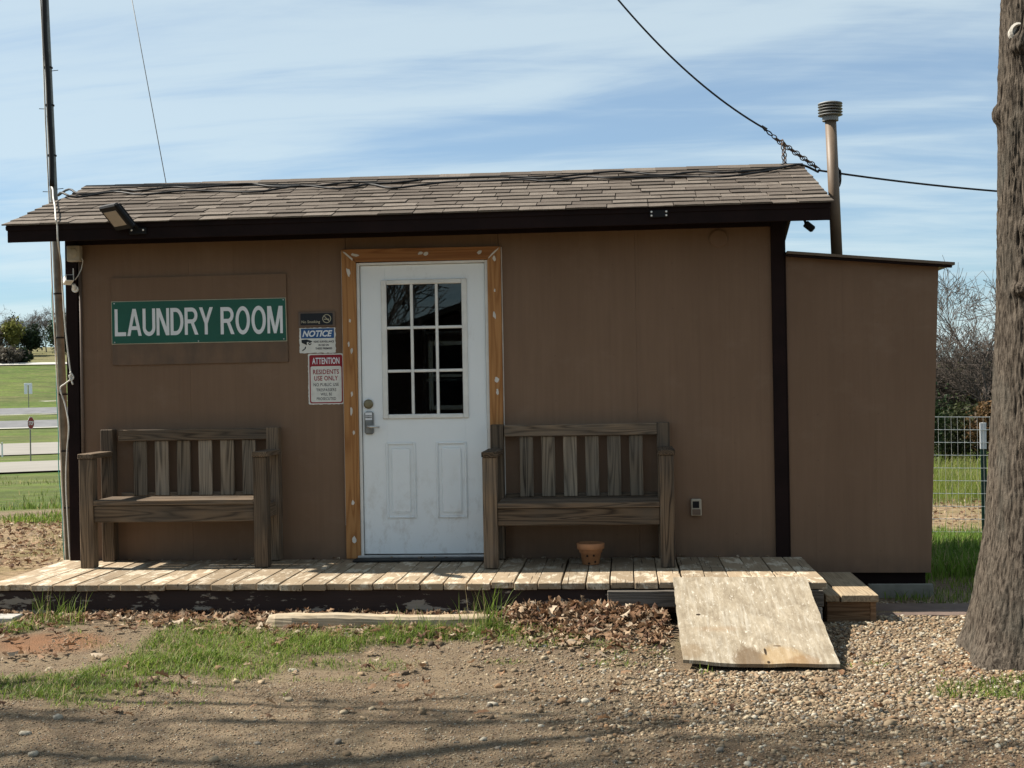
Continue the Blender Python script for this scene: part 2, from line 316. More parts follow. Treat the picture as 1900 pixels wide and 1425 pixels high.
    dirt = t.mix(t.ramp(n6, [(0.36, 0.8), (0.46, 0.0)]), dirt, (0.055, 0.040, 0.032)); dirt = t.mix(t.ramp(n6, [(0.56, 0.0), (0.66, 0.8)]), dirt, (0.37, 0.30, 0.205))
    red = t.mix(n2, (0.13, 0.066, 0.036), (0.25, 0.138, 0.078))
    c = t.mix(t.math('MULTIPLY', A('red'), t.ramp(n2, [(0.25, 0.65), (0.55, 1.0)])), dirt, red)
    straw = t.mix(t.ramp(t.noise(t.obj((7, 7, 7)), 1.0, 10, 0.8), [(0.36, 0.0), (0.62, 1.0)]), (0.085, 0.052, 0.032), (0.36, 0.265, 0.16)); straw = t.mix(t.ramp(t.noise(t.obj((1.6, 1.6, 1.6)), 1.0, 4, 0.6), [(0.45, 0.0), (0.62, 0.6)]), straw, (0.14, 0.12, 0.045))
    
    gr = t.mix(t.ramp(n4, [(0.35, 0.0), (0.62, 1.0)]), (0.065, 0.115, 0.018), (0.125, 0.165, 0.035))
    gr = t.mix(t.ramp(n5, [(0.46, 0.0), (0.62, 0.6)]), gr, (0.16, 0.13, 0.07))
    gr = t.mix(t.ramp(t.noise(v, 2.5, 6, 0.7), [(0.4, 0.55), (0.6, 0.0)]), gr, (0.04, 0.058, 0.016)); gr = t.mix(t.ramp(t.noise(t.obj((0.14, 0.4, 0.3)), 1.0, 8, 0.75), [(0.42, 0.75), (0.58, 0.0)]), gr, (0.05, 0.062, 0.020)); gr = t.mix(t.ramp(t.noise(t.obj((0.5, 1.1, 0.3), loc=(3, 9, 1)), 1.0, 8, 0.75), [(0.52, 0.0), (0.68, 0.6)]), gr, (0.17, 0.15, 0.07))
    c = t.mix(A('turf'), c, gr); c = t.mix(A('straw'), c, straw)
    h = t.math('ADD', t.math('ADD', t.math('MULTIPLY', n2, 0.6), t.math('MULTIPLY', n3, 0.5)), t.math('MULTIPLY', n6, 0.35))
    M['ground'] = t.done(c, 0.95, t.bump(h, 0.8, 0.02), 0, 0.1)
make_materials()

# ---------------------------------------------------------------- object helpers
ORG = {}
def reg(o, org): ORG[o.name] = Vector(org)
def thing(name, label, cat, loc=(0, 0, 0), group=None):
    o = bpy.data.objects.new(name, None); COL.objects.link(o); o.location = loc; o.empty_display_size = 0.1
    o['label'] = label; o['category'] = cat
    if group: o['group'] = group
    reg(o, loc); return o
def tag(o, label, cat, group=None):
    o['label'] = label; o['category'] = cat
    if group: o['group'] = group
    return o
def link(name, me, mat, parent=None, smooth=False, org=(0, 0, 0)):
    if mat and not me.materials: me.materials.append(M[mat] if isinstance(mat, str) else mat)
    if smooth: me.polygons.foreach_set('use_smooth', [True]*len(me.polygons))
    o = bpy.data.objects.new(name, me); COL.objects.link(o)
    if parent: o.parent = parent; reg(o, ORG[parent.name])
    else: o.location = org; reg(o, org)
    return o
class MB:
    """collects shapes in world coordinates; build() links them as one mesh object"""
    def __init__(s): s.bm = bmesh.new()
    def box(s, x0, x1, y0, y1, z0, z1, bev=0.0, mtx=None):
        r = bmesh.ops.create_cube(s.bm, size=1.0)
        vs_ = r['verts']
        for v in vs_: v.co = Vector(((x0+x1)/2+v.co.x*(x1-x0), (y0+y1)/2+v.co.y*(y1-y0), (z0+z1)/2+v.co.z*(z1-z0)))
        if bev:
            es = list({e for v in vs_ for e in v.link_edges})
            rr = bmesh.ops.bevel(s.bm, geom=es, offset=bev, segments=1, affect='EDGES', profile=0.5)
            vs_ = rr['verts'] if mtx is None else list({v for f in rr['faces'] for v in f.verts} | {v for v in vs_ if v.is_valid})
        if mtx is not None:
            for v in vs_: v.co = mtx @ v.co
        return s
    def prism(s, pts, d):
        """pts: list of 3D points of a planar polygon, d: extrusion vector"""
        a = [s.bm.verts.new(Vector(p)) for p in pts]; b = [s.bm.verts.new(Vector(p)+Vector(d)) for p in pts]
        n = len(a); s.bm.faces.new(a); s.bm.faces.new(b[::-1])
        for i in range(n): s.bm.faces.new((a[i], b[i], b[(i+1) % n], a[(i+1) % n]))
        return s
    def tube(s, pts, r, sides=6, cap=True):
        pts = [Vector(p) for p in pts]; n = len(pts); rs = r if isinstance(r, (list, tuple)) else [r]*n
        rings = []; up = Vector((0, 0, 1))
        for i, p in enumerate(pts):
            d = (pts[min(i+1, n-1)]-pts[max(i-1, 0)]).normalized()
            a = d.cross(up if abs(d.z) < 0.95 else Vector((0, 1, 0))).normalized(); b = d.cross(a)
            rings.append([s.bm.verts.new(p+(a*math.cos(2*math.pi*k/sides)+b*math.sin(2*math.pi*k/sides))*rs[i]) for k in range(sides)])
        for q in range(n-1):
            for k in range(sides): s.bm.faces.new((rings[q][k], rings[q][(k+1) % sides], rings[q+1][(k+1) % sides], rings[q+1][k]))
        if cap: s.bm.faces.new(rings[0][::-1]); s.bm.faces.new(rings[-1])
        return s
    def lathe(s, c, prof, sides=24, axis=2):
        c = Vector(c); rings = []
        for r, h in prof:
            ring = []
            for k in range(sides):
                a = 2*math.pi*k/sides; p = [r*math.cos(a), r*math.sin(a), h]
                if axis == 1: p = [p[0], h, p[1]]
                elif axis == 0: p = [h, p[0], p[1]]
                ring.append(s.bm.verts.new(c+Vector(p)))
            rings.append(ring)
        for q in range(len(rings)-1):
            for k in range(sides): s.bm.faces.new((rings[q][k], rings[q][(k+1) % sides], rings[q+1][(k+1) % sides], rings[q+1][k]))
        s.bm.faces.new(rings[0][::-1]); s.bm.faces.new(rings[-1]); return s
    def build(s, name, mat, parent=None, smooth=False, org=(0, 0, 0)):
        bmesh.ops.recalc_face_normals(s.bm, faces=s.bm.faces)
        off = ORG[parent.name] if parent else Vector(org)
        me = bpy.data.meshes.new(name)
        for v in s.bm.verts: v.co -= off
        s.bm.to_mesh(me); s.bm.free()
        return link(name, me, mat, parent, smooth, org)
def box(name, mat, parent, x0, x1, y0, y1, z0, z1, bev=0.003, org=(0, 0, 0)):
    return MB().box(x0, x1, y0, y1, z0, z1, bev).build(name, mat, parent, org=org)
def mesh_np(name, v, f, mat, parent=None, col=None, smooth=False, attrs=None):
    v = np.asarray(v, np.float32); f = np.asarray(f, np.int32); k = f.shape[1]
    me = bpy.data.meshes.new(name); me.vertices.add(len(v)); me.vertices.foreach_set('co', v.ravel())
    me.loops.add(f.size); me.loops.foreach_set('vertex_index', f.ravel())
    me.polygons.add(len(f)); me.polygons.foreach_set('loop_start', np.arange(0, f.size, k, dtype=np.int32))
    me.update(calc_edges=True)
    if col is not None:
        at = me.attributes.new('col', 'FLOAT_COLOR', 'POINT'); c4 = np.ones((len(v), 4), np.float32); c4[:, :3] = col; at.data.foreach_set('color', c4.ravel())
    for nm, a in (attrs or {}).items():
        at = me.attributes.new(nm, 'FLOAT', 'POINT'); at.data.foreach_set('value', np.asarray(a, np.float32).ravel())
    me.validate(); return link(name, me, mat, parent, smooth)

# ---------------------------------------------------------------- terrain
PL = np.array([[-1e5, 0], [13, 0], [67, -2.06], [85, -2.7], [100, -3.0], [120, -3.2], [150, -2.7], [160, -2.0], [180, -1.7], [190, -0.8], [205, -0.3], [260, 7.2], [330, 12.2], [500, 19], [1500, 24], [1e5, 24]])
PR = np.array([[-1e5, 0], [13, 0], [26, -0.35], [45, -1.6], [90, -1.2], [200, 1.5], [600, 8], [1e5, 8]])
def sdist(x, y): return 0.937*(-0.43*np.asarray(x)+0.903*(np.asarray(y)+8.94))
def ground_z(x, y, fine=True):
    x = np.asarray(x, float); y = np.asarray(y, float)
    a = x/np.maximum(y+9, 3.0); w = sstep(-0.12, -0.32, a)
    zl = np.interp(sdist(x, y), PL[:, 0], PL[:, 1]); zr = np.interp(y+8.94, PR[:, 0], PR[:, 1])
    z = zl*w+zr*(1-w)
    z = z+0.065*sstep(-2.5, -1.35, y)*sstep(0.55, -0.35, x)*sstep(1.5, 0, y)
    z = z+0.075*np.exp(-(np.hypot(x-2.155, y+2.2)/0.62)**4)
    if fine:
        near = sstep(30, 12, np.hypot(x, y+5))
        z = z+near*(0.022*fbm(x*1.3, y*1.3, 3.0, 3)+0.010*fbm(x*7, y*7, 1.0, 3))
    return z
def gz(x, y): return float(ground_z(np.array([x]), np.array([y]))[0])
def axis_lines(a, b, step, lo, hi, grow):
    c = list(np.arange(a, b+1e-6, step)); d = step
    while c[-1] < hi: d *= grow; c.append(c[-1]+d)
    d = step; left = []; x = a
    while x > lo: d *= grow; x -= d; left.append(x)
    return np.array(left[::-1]+c)
# patches: (cx, cy, rx, ry, density, blade height)
GRASS = [(-2.15, -1.85, 0.85, 0.36, 1.0, 0.060), (-2.85, -2.68, 0.85, 0.34, 0.95, 0.05), (-2.35, -2.38, 0.62, 0.26, 0.85, 0.055),
         (-1.35, -1.72, 0.50, 0.22, 0.8, 0.055), (-0.95, -1.62, 0.42, 0.20, 0.9, 0.065), (-0.84, -1.48, 0.16, 0.09, 1.0, 0.23), (-1.12, -1.55, 0.08, 0.06, 0.9, 0.12), (-1.35, -1.50, 0.05, 0.05, 0.8, 0.13),
         (-1.55, -2.25, 0.45, 0.12, 0.42, 0.035), (-0.35, -1.85, 0.22, 0.10, 0.45, 0.05), (-0.08, -2.25, 0.24, 0.09, 0.42, 0.04), (-0.62, -2.2, 0.16, 0.05, 0.4, 0.04), (0.1, -1.95, 0.3, 0.14, 0.16, 0.03),
         (-3.42, -1.40, 0.14, 0.08, 1.0, 0.19), (-3.98, -1.45, 0.16, 0.14, 1.0, 0.20), (-3.62, -1.56, 0.13, 0.08, 0.7, 0.09), (-2.55, -1.42, 0.5, 0.06, 0.3, 0.06),
         (1.66, -2.80, 0.34, 0.12, 1.0, 0.06), (2.2, -2.9, 0.4, 0.15, 1.0, 0.06), (1.25, -2.2, 0.2, 0.10, 0.22, 0.04), (1.42, -2.45, 0.18, 0.07, 0.25, 0.035), (0.42, -2.38, 0.06, 0.03, 0.8, 0.06), (0.30, -1.75, 0.03, 0.2, 0.4, 0.09),
         (-2.2, -3.05, 0.3, 0.05, 0.3, 0.035), (-1.6, -2.55, 0.35, 0.05, 0.25, 0.03)]
def grass_mask(x, y):
    n = fbm(x*3.1, y*3.1, 7.0, 4)*0.9; m = np.zeros(np.shape(x))
    for cx, cy, rx, ry, d, h in GRASS:
        q = np.sqrt(((x-cx)/rx)**2+((y-cy)/ry)**2)+n
        m = np.maximum(m, d*sstep(1.15, 0.55, q))
    return m
def gravel_mask(x, y):
    n = fbm(x*1.7, y*1.7, 21.0, 4)
    right = sstep(-0.35, 0.75, x+0.30*n*2-0.10*(y+2.5))*sstep(1.5, 0.0, y)
    lowleft = sstep(-2.3, -3.6, y+0.5*n)*0.10
    m = np.maximum(right, lowleft)
    m = np.maximum(m, 0.25*sstep(-1.5, -0.2, x+n)*sstep(-1.2, -1.8, y))
    bare = sstep(-3.1, -3.8, y+0.28*(x-0.9)+0.5*n)                      # tyre-worn track across the bottom
    return m*(1-0.78*bare)
def build_ground():
    xs = axis_lines(-4.8, 3.4, 0.045, -1800, 1800, 1.10); ys = axis_lines(-5.4, 0.4, 0.045, -900, 2500, 1.075)
    X, Y = np.meshgrid(xs, ys); Z = ground_z(X, Y)
    nx, ny = len(xs), len(ys); idx = np.arange(nx*ny).reshape(ny, nx)
    f = np.stack([idx[:-1, :-1], idx[:-1, 1:], idx[1:, 1:], idx[1:, :-1]], -1).reshape(-1, 4)
    v = np.stack([X, Y, Z], -1).reshape(-1, 3); x, y = v[:, 0], v[:, 1]
    n = fbm(x*0.6, y*0.6, 2.0, 4)
    s = sdist(x, y)
    d = np.hypot(x, y+8.94)
    turf = np.maximum(0.55*grass_mask(x, y), sstep(17.2, 18.6, s+2.0*n)*(x < 0))
    turf = np.maximum(turf, sstep(0.6, 1.8, y+0.7*n)*sstep(1.6, 2.3, x)*(1-sstep(3.0, 3.5, y+n*0.8)*sstep(6.4, 5.6, y+n)))
    turf = np.maximum(turf, 0.9*sstep(0.0, -0.05, x)*sstep(15.7, 16.2, s+n)*sstep(16.9, 16.5, s+n))
    turf = np.maximum(turf, sstep(25, 40, d)); turf = np.where(y < -12, np.maximum(turf, 0.6*sstep(-12, -14, y)), turf)
    red = sstep(1.1, 0.5, np.hypot((x+3.22)/0.42, (y+1.85)/0.26)+0.9*n)
    red = np.maximum(red, 0.85*sstep(1.0, 0.5, np.hypot((x-1.95)/0.62, (y+2.42)/0.30)+0.8*n))
    red = np.maximum(red, 0.45*sstep(-0.3, 0.9, x)*sstep(-3.4, -4.1, y+0.4*n))
    straw = sstep(-3.7, -4.2, x+0.2*n)*sstep(-0.6, 0.2, y)*sstep(17.5, 15.5, s)
    straw = np.maximum(straw, 0.16*sstep(262, 268, s)*(x < 0))
    turf = np.where(x < 0, turf*(1-0.35*sstep(262, 268, s)), turf)
    straw = np.maximum(straw, sstep(2.4, 2.8, x)*sstep(2.6, 4.2, y+n*2.2)*sstep(8.6, 6.0, y+n*2.5))
    o = mesh_np('ground', v, f, 'ground', smooth=True, attrs={'turf': turf, 'red': red, 'straw': straw}); o['kind'] = 'structure'
build_ground()

def road(name, s0, s1, mat, lift=0.05, tilt=0.0):
    """a strip across the valley on the left, draped on the terrain"""
    nrm = np.array([-0.43, 0.903]); nrm = nrm/np.linalg.norm(nrm); tan = np.array([nrm[1], -nrm[0]])
    t = np.linspace(-330, 45, 140); rows = []
    for k in np.linspace(0, 1, 9):
        ss = (s0+(s1-s0)*k)/0.937
        p = np.array([0, -8.94])+nrm*ss+np.outer(t, tan)+np.outer(t*tilt, nrm)
        z = ground_z(p[:, 0], p[:, 1], False)+lift
        rows.append(np.column_stack([p, z]))
    v = np.concatenate(rows); n = len(t); idx = np.arange(len(v)).reshape(9, n)
    f = np.stack([idx[:-1, :-1], idx[:-1, 1:], idx[1:, 1:], idx[1:, :-1]], -1).reshape(-1, 4)
    o = mesh_np(name, v, f, mat, smooth=True); o['kind'] = 'structure'; return o
road('driveway', 40, 61, 'pale_concrete', 0.06); road('service_road', 86, 117, 'pale_concrete', 0.08, 0.05)
road('highway', 150, 159, 'asphalt', 0.12, 0.02); road('road_edge', 148.0, 149.6, 'kerb_white', 0.14, 0.02)
road('highway', 180.5, 189, 'asphalt', 0.12, 0.03); road('road_edge', 178.2, 179.8, 'kerb_white', 0.14, 0.03); road('road_edge', 205, 206.6, 'kerb_white', 0.14, 0.03)
road('hill_road', 257, 262, 'kerb_white', 0.2, 0.05)

# ---------------------------------------------------------------- laundry building
DZ = 0.265                                           # deck top
bld = thing('laundry_building', 'brown laundry cabin with shingled gable roof and white door', 'building', (-1.4, 0.9, DZ))
RIDGE_Y, RIDGE_Z, EAVE_Y, EAVE_Z = 0.95, 3.068, -0.44, 2.605
ANG = math.atan2(RIDGE_Z-EAVE_Z, RIDGE_Y-EAVE_Y)
ROOF_X0, ROOF_X1 = -4.19, 1.375
def building():
    WT = 2.56
    seams = [(-3.855, -3.0507), (-3.05, -1.922), (-0.842, 0.1), (0.1007, 1.03)]
    for a, b in seams: box('wall_panel', 'siding', bld, a, b, 0, 0.03, DZ-0.02, WT, 0.0006)
    box('wall_panel', 'siding', bld, -1.919, -0.845, 0.001, 0.031, 2.375, WT, 0.0015)
    # gables and back wall
    for nm, x0, x1 in (('gable_wall', -3.93, -3.90), ('gable_wall', 1.075, 1.105)):
        MB().prism([(x0, 0.03, DZ-0.15), (x0, 1.9, DZ-0.15), (x0, 1.9, 2.72), (x0, RIDGE_Y, RIDGE_Z-0.06), (x0, 0.03, 2.72)], (x1-x0, 0, 0)).build(nm, 'siding', bld)
    box('back_wall', 'siding', bld, -3.90, 1.075, 1.87, 1.9, DZ-0.15, 2.7)
    box('interior_floor', 'interior', bld, -3.90, 1.075, 0.05, 1.87, DZ-0.1, DZ-0.01, 0); 
    box('partition', 'interior', bld, -3.85, 1.06, 1.80, 1.86, DZ, 2.6, 0); box('ceiling_board', 'interior', bld, -3.89, 1.07, 0.04, 1.86, 2.575, 2.59, 0)
    box('sill_beam', 'dark_trim', bld, -3.92, 1.09, 0.032, 1.86, 0.02, DZ-0.11, 0)
    # corner boards, frieze, fascia, soffit
    box('corner_board', 'dark_trim', bld, -3.945, -3.858, -0.022, -0.002, DZ-0.01, WT); box('corner_board', 'dark_trim', bld, 1.022, 1.108, -0.022, -0.002, DZ-0.01, WT)
    box('corner_board', 'dark_trim', bld, -3.948, -3.932, -0.002, 0.09, DZ-0.12, WT+0.05); box('corner_board', 'dark_trim', bld, 1.106, 1.122, -0.002, 0.09, DZ-0.12, WT+0.05)
    box('frieze_board', 'dark_trim', bld, -3.857, 1.021, -0.02, -0.001, 2.512, WT)
    box('fascia_board', 'dark_trim', bld, ROOF_X0+0.02, ROOF_X1-0.02, -0.425, -0.403, 2.497, 2.612, 0.002)
    box('drip_strip', 'dark_trim', bld, ROOF_X0+0.015, ROOF_X1-0.015, -0.433, -0.426, 2.575, 2.615, 0.001)
    box('soffit', 'dark_trim', bld, ROOF_X0+0.03, ROOF_X1-0.03, -0.402, -0.023, 2.561, 2.571, 0)
    # roof sheathing both slopes; back slope runs down to the back eave
    rf = MB()
    BY = 2.34; BZ = RIDGE_Z-(BY-RIDGE_Y)*math.tan(ANG)
    th = 0.022
    rf.prism([(ROOF_X0+0.01, EAVE_Y+0.01, EAVE_Z), (ROOF_X0+0.01, RIDGE_Y, RIDGE_Z), (ROOF_X0+0.01, BY, BZ), (ROOF_X0+0.01, BY, BZ-th), (ROOF_X0+0.01, RIDGE_Y, RIDGE_Z-th), (ROOF_X0+0.01, EAVE_Y+0.01, EAVE_Z-th)], (ROOF_X1-ROOF_X0-0.02, 0, 0))
    roof = rf.build('roof', 'roof_deck', bld)
    # back slope covering, seen edge-on only
    MB().prism([(ROOF_X0, RIDGE_Y+0.02, RIDGE_Z+0.012-0.006), (ROOF_X0, BY+0.02, BZ+0.004), (ROOF_X0, BY+0.02, BZ+0.016), (ROOF_X0, RIDGE_Y+0.02, RIDGE_Z+0.02)], (ROOF_X1-ROOF_X0, 0, 0)).build('back_slope_covering', 'shingle', roof)
    # barge boards on both gables
    for x in (ROOF_X0+0.012, ROOF_X1-0.034):
        MB().prism([(x, -0.40, 2.497), (x, -0.40, 2.60), (x, RIDGE_Y, RIDGE_Z-0.025), (x, BY, BZ-0.025), (x, BY, BZ-0.13), (x, RIDGE_Y, RIDGE_Z-0.135)], (0.022, 0, 0)).build('barge_board', 'dark_trim', bld)
    for x0, x1 in ((-4.15, -3.935), (1.11, 1.335)):
        MB().prism([(x0, 0.0, 2.640), (x0, RIDGE_Y, RIDGE_Z-0.06), (x0, BY-0.03, BZ-0.052), (x0, BY-0.03, BZ-0.062), (x0, RIDGE_Y, RIDGE_Z-0.07), (x0, 0, 2.63)], (x1-x0, 0, 0)).build('rake_soffit', 'soffit_wood', bld)
    # shingles
    SL = math.hypot(RIDGE_Y-EAVE_Y, RIDGE_Z-EAVE_Z); rows = 11; exp = SL/rows
    cache = {}
    def sh_mesh(w, th, k):
        key = (round(w, 3), th, k)
        if key not in cache:
            r2 = random.Random(hash(key) % 9999); b = bmesh.new()
            L = exp+0.07; n = 3
            bot = [(w*i/n, (r2.uniform(-0.004, 0.004) if 0 < i < n else r2.uniform(-0.006, 0.003))) for i in range(n+1)]
            curl = [r2.uniform(0, 0.002) for _ in range(n+1)]
            g = 0.003
            lo = [b.verts.new((min(max(x, g), w-g), y, 0.0)) for x, y in bot]; hi = [b.verts.new((min(max(x, g), w-g), y, th+c)) for (x, y), c in zip(bot, curl)]
            back = [b.verts.new((min(max(w*i/n, g), w-g), L, 0.004)) for i in range(n+1)]
            for i in range(n):
                b.faces.new((lo[i], lo[i+1], hi[i+1], hi[i])); b.faces.new((hi[i], hi[i+1], back[i+1], back[i]))
            b.faces.new((lo[0], hi[0], back[0])); b.faces.new((hi[n], lo[n], back[n]))
            me = bpy.data.meshes.new('shingle'); b.to_mesh(me); b.free(); me.materials.append(M['shingle']); cache[key] = me
        return cache[key]
    r1 = random.Random(5)
    u = Vector((0, math.cos(ANG), math.sin(ANG))); nrm = Vector((0, -math.sin(ANG), math.cos(ANG)))
    for i in range(rows):
        x = ROOF_X0-r1.uniform(0, 0.012); first = True
        while x < ROOF_X1-0.001:
            w = r1.choice([0.165, 0.20, 0.235, 0.27, 0.31]) if not first else r1.choice([0.11, 0.2, 0.27])
            first = False
            if ROOF_X1-(x+w) < 0.07: w = round(ROOF_X1+r1.uniform(0.0, 0.01)-x, 3)
            th = r1.choice([0.006, 0.010, 0.0115])
            o = bpy.data.objects.new('shingle', sh_mesh(w, th, r1.randrange(4))); COL.objects.link(o); o.parent = roof
            p = Vector((x, EAVE_Y, EAVE_Z))+u*(exp*i-0.012)+nrm*(0.006+r1.uniform(0, 0.002))
            o.location = p-ORG[roof.name]; o.rotation_euler = (ANG-R(1.3), 0, R(r1.uniform(-0.15, 0.15)))
            x += w
    # ridge caps
    x = ROOF_X0
    while x < ROOF_X1-0.05:
        w = min(0.245, ROOF_X1-x+0.005); h = r1.uniform(0.0125, 0.0140)
        m = MB(); b = 0.105
        e1 = Vector((0, RIDGE_Y-b*math.cos(ANG), RIDGE_Z+0.012-b*math.sin(ANG))); e2 = Vector((0, RIDGE_Y+b*math.cos(ANG), RIDGE_Z+0.012-b*math.sin(ANG))); tp = Vector((0, RIDGE_Y, RIDGE_Z+0.016))
        lift = Vector((0, 0, h)); t8 = Vector((0, 0, 0.009))
        q = [e1+lift, tp+lift, e2+lift, e2+lift-t8, tp+lift-t8, e1+lift-t8]
        m.prism([(x+v.x, v.y, v.z) for v in q], (w, 0, -0.002)); m.build('ridge_cap', 'shingle', roof)
        x += 0.235
    # door casing
    for a, b in ((-1.942, -1.842), (-0.918, -0.826)):
        if a < -1.5: pts = [(a, -0.034, DZ+0.005), (b, -0.034, DZ+0.005), (b, -0.034, 2.338), (a, -0.034, 2.428)]
        else: pts = [(a, -0.034, DZ+0.005), (b, -0.034, DZ+0.005), (b, -0.034, 2.424), (a, -0.034, 2.334)]
        MB().prism(pts, (0, 0.032, 0)).build('side_casing', 'cedar_z', bld)
    MB().prism([(-1.840, -0.0335, 2.340), (-0.920, -0.0335, 2.336), (-0.830, -0.0335, 2.424), (-1.938, -0.0335, 2.430)], (0, 0.0315, 0)).build('head_casing', 'cedar_x', bld)
    # putty smears over nail holes and mitres
    r3 = random.Random(3)
    def smear(cx, cz, w, h, rot):
        m = MB(); n = 11; pts = []
        for k in range(n):
            a = 2*math.pi*k/n; rr = r3.uniform(0.65, 1.15); x = w*rr*math.cos(a); z = h*rr*math.sin(a)
            pts.append((cx+x*math.cos(rot)-z*math.sin(rot), -0.0345, cz+x*math.sin(rot)+z*math.cos(rot)))
        m.prism(pts, (0, -0.0012, 0)).build('putty_patch', 'putty', bld)
    for cx, cz, w, h, ro in [(-1.893, 2.383, .008, .055, R(48)), (-0.872, 2.380, .006, .055, R(-46)), (-1.845, 2.39, .03, .010, -.2), (-1.385, 2.390, .022, .010, .1), (-1.345, 2.387, .018, .013, .5), (-0.97, 2.385, .02, .012, .3),
                             (-1.895, 2.27, .014, .032, .3), (-1.888, 1.93, .008, .014, 0), (-1.90, 1.77, .008, .02, .1), (-1.88, 1.72, .009, .022, -.1), (-1.885, 1.42, .008, .022, 0), (-1.89, 1.30, .010, .03, 0), (-1.875, 1.15, .009, .018, 0), (-1.89, 0.66, .012, .02, 0), (-1.885, .40, .015, .03, .2),
                             (-0.868, 2.34, .012, .022, .4), (-0.875, 1.95, .010, .03, .1), (-0.865, 1.50, .016, .02, .4), (-0.862, 1.42, .01, .022, 0), (-0.87, 1.1, .009, .02, 0), (-0.87, 2.12, .006, .012, 0)]:
        smear(cx, cz, w, h, ro)
    # bead of old paint round the casing
    for a, b, c, d in ((-1.949, -1.943, 0.5, 2.42), (-0.825, -0.818, 0.62, 2.42)): box('caulk_line', 'putty', bld, a, b, -0.012, -0.0005, c, d, 0.001)
    # jamb
    box('door_jamb', 'white_trim', bld, -1.841, -1.822, -0.02, 0.08, DZ+0.02, 2.333, 0.001); box('door_jamb', 'white_trim', bld, -0.939, -0.919, -0.02, 0.08, DZ+0.02, 2.333, 0.001)
    box('head_jamb', 'white_trim', bld, -1.821, -0.940, -0.02, 0.08, 2.318, 2.334, 0.001)
    box('threshold', 'steel', bld, -1.86, -0.91, -0.05, 0.06, DZ+0.002, DZ+0.026, 0.004)
    MB().lathe((0.671, 0.0, 2.44), [(0.062, -0.001), (0.062, -0.008), (0.055, -0.011), (0.03, -0.0112)], 28, 1).build('blank_cover', 'siding', bld)
    # door
    X0, X1, Z0, Z1, FY = -1.818, -0.943, DZ+0.032, 2.315, 0.004
    d = MB(); LX0, LX1, LZ0, LZ1 = -1.645, -1.095, 1.262, 2.185
    d.box(X0, LX0, FY, FY+0.044, Z0, Z1, 0.001); d.box(LX1, X1, FY, FY+0.044, Z0, Z1, 0.001); d.box(LX0, LX1, FY+0.0002, FY+0.0438, Z0, LZ0); d.box(LX0, LX1, FY+0.0002, FY+0.0438, LZ1, Z1)
    door = d.build('door', 'door_paint', bld)
    f = MB()                                                            # raised light frame
    for a, b, c, e in ((-1.672, -1.634, 1.240, 2.212), (-1.106, -1.068, 1.240, 2.212)): f.box(a, b, FY-0.014, FY-0.0005, c, e, 0.005)
    for c, e in ((1.240, 1.272), (2.178, 2.212)): f.box(-1.634, -1.106, FY-0.0135, FY-0.0005, c, e, 0.005)
    f.build('glazing_frame', 'white_trim', door)
    gx0, gx1, g0, g1 = -1.634, -1.106, 1.272, 2.178; cw = (gx1-gx0)/3; ch = (g1-g0)/3
    for k in (1, 2):
        box('muntin', 'white_trim', door, gx0+cw*k-0.010, gx0+cw*k+0.010, FY-0.010, FY+0.008, g0, g1, 0.003)
        for q in range(3): box('muntin', 'white_trim', door, gx0+cw*q+(0.0102 if q else 0), gx0+cw*(q+1)-(0.0102 if q < 2 else 0), FY-0.0095, FY+0.0075, g0+ch*k-0.010, g0+ch*k+0.010, 0.003)
    for i in range(3):
        for j in range(3):
            box('pane', 'pane_glass', door, gx0+cw*i+0.0005, gx0+cw*(i+1)-0.0005, FY+0.010, FY+0.0135, g0+ch*j+0.0005, g0+ch*(j+1)-0.0005, 0)
    for a, b in ((-1.657, -1.447), (-1.304, -1.088)):                   # embossed panels: rim, field
        z0, z1 = 0.545, 1.075
        m = MB()
        for p, q, c, e in ((a, a+0.016, z0, z1), (b-0.016, b, z0, z1), (a+0.016, b-0.016, z0, z0+0.016), (a+0.016, b-0.016, z1-0.016, z1)): m.box(p, q, FY-0.010, FY-0.0004, c, e, 0.0065)
        m.build('panel_moulding', 'door_paint', door)
        box('raised_panel', 'door_paint', door, a+0.038, b-0.038, FY-0.009, FY-0.0004, z0+0.04, z1-0.04, 0.0085)
    MB().lathe((-1.774, FY, 1.347), [(0.033, -0.0005), (0.033, -0.012), (0.026, -0.018), (0.012, -0.019)], 24, 1).build('deadbolt', 'brass_dark', door)
    lk = MB().box(-1.803, -1.738, FY-0.024, FY-0.0005, 1.135, 1.295, 0.012).build('keypad_lock', 'galvanised', door)
    box('keypad_face', 'sign_white', door, -1.795, -1.747, FY-0.0262, FY-0.0245, 1.236, 1.288, 0.0)
    for i in range(5):
        for j in range(2): box('key', 'sign_black', door, -1.792+i*0.009, -1.786+i*0.009, FY-0.028, FY-0.0264, 1.262-j*0.012, 1.269-j*0.012, 0)
    MB().tube([(-1.770, FY-0.02, 1.190), (-1.770, FY-0.052, 1.190), (-1.752, FY-0.058, 1.190), (-1.690, FY-0.056, 1.186)], [0.012, 0.011, 0.010, 0.008], 10).build('lever_handle', 'steel', door, True)
building()

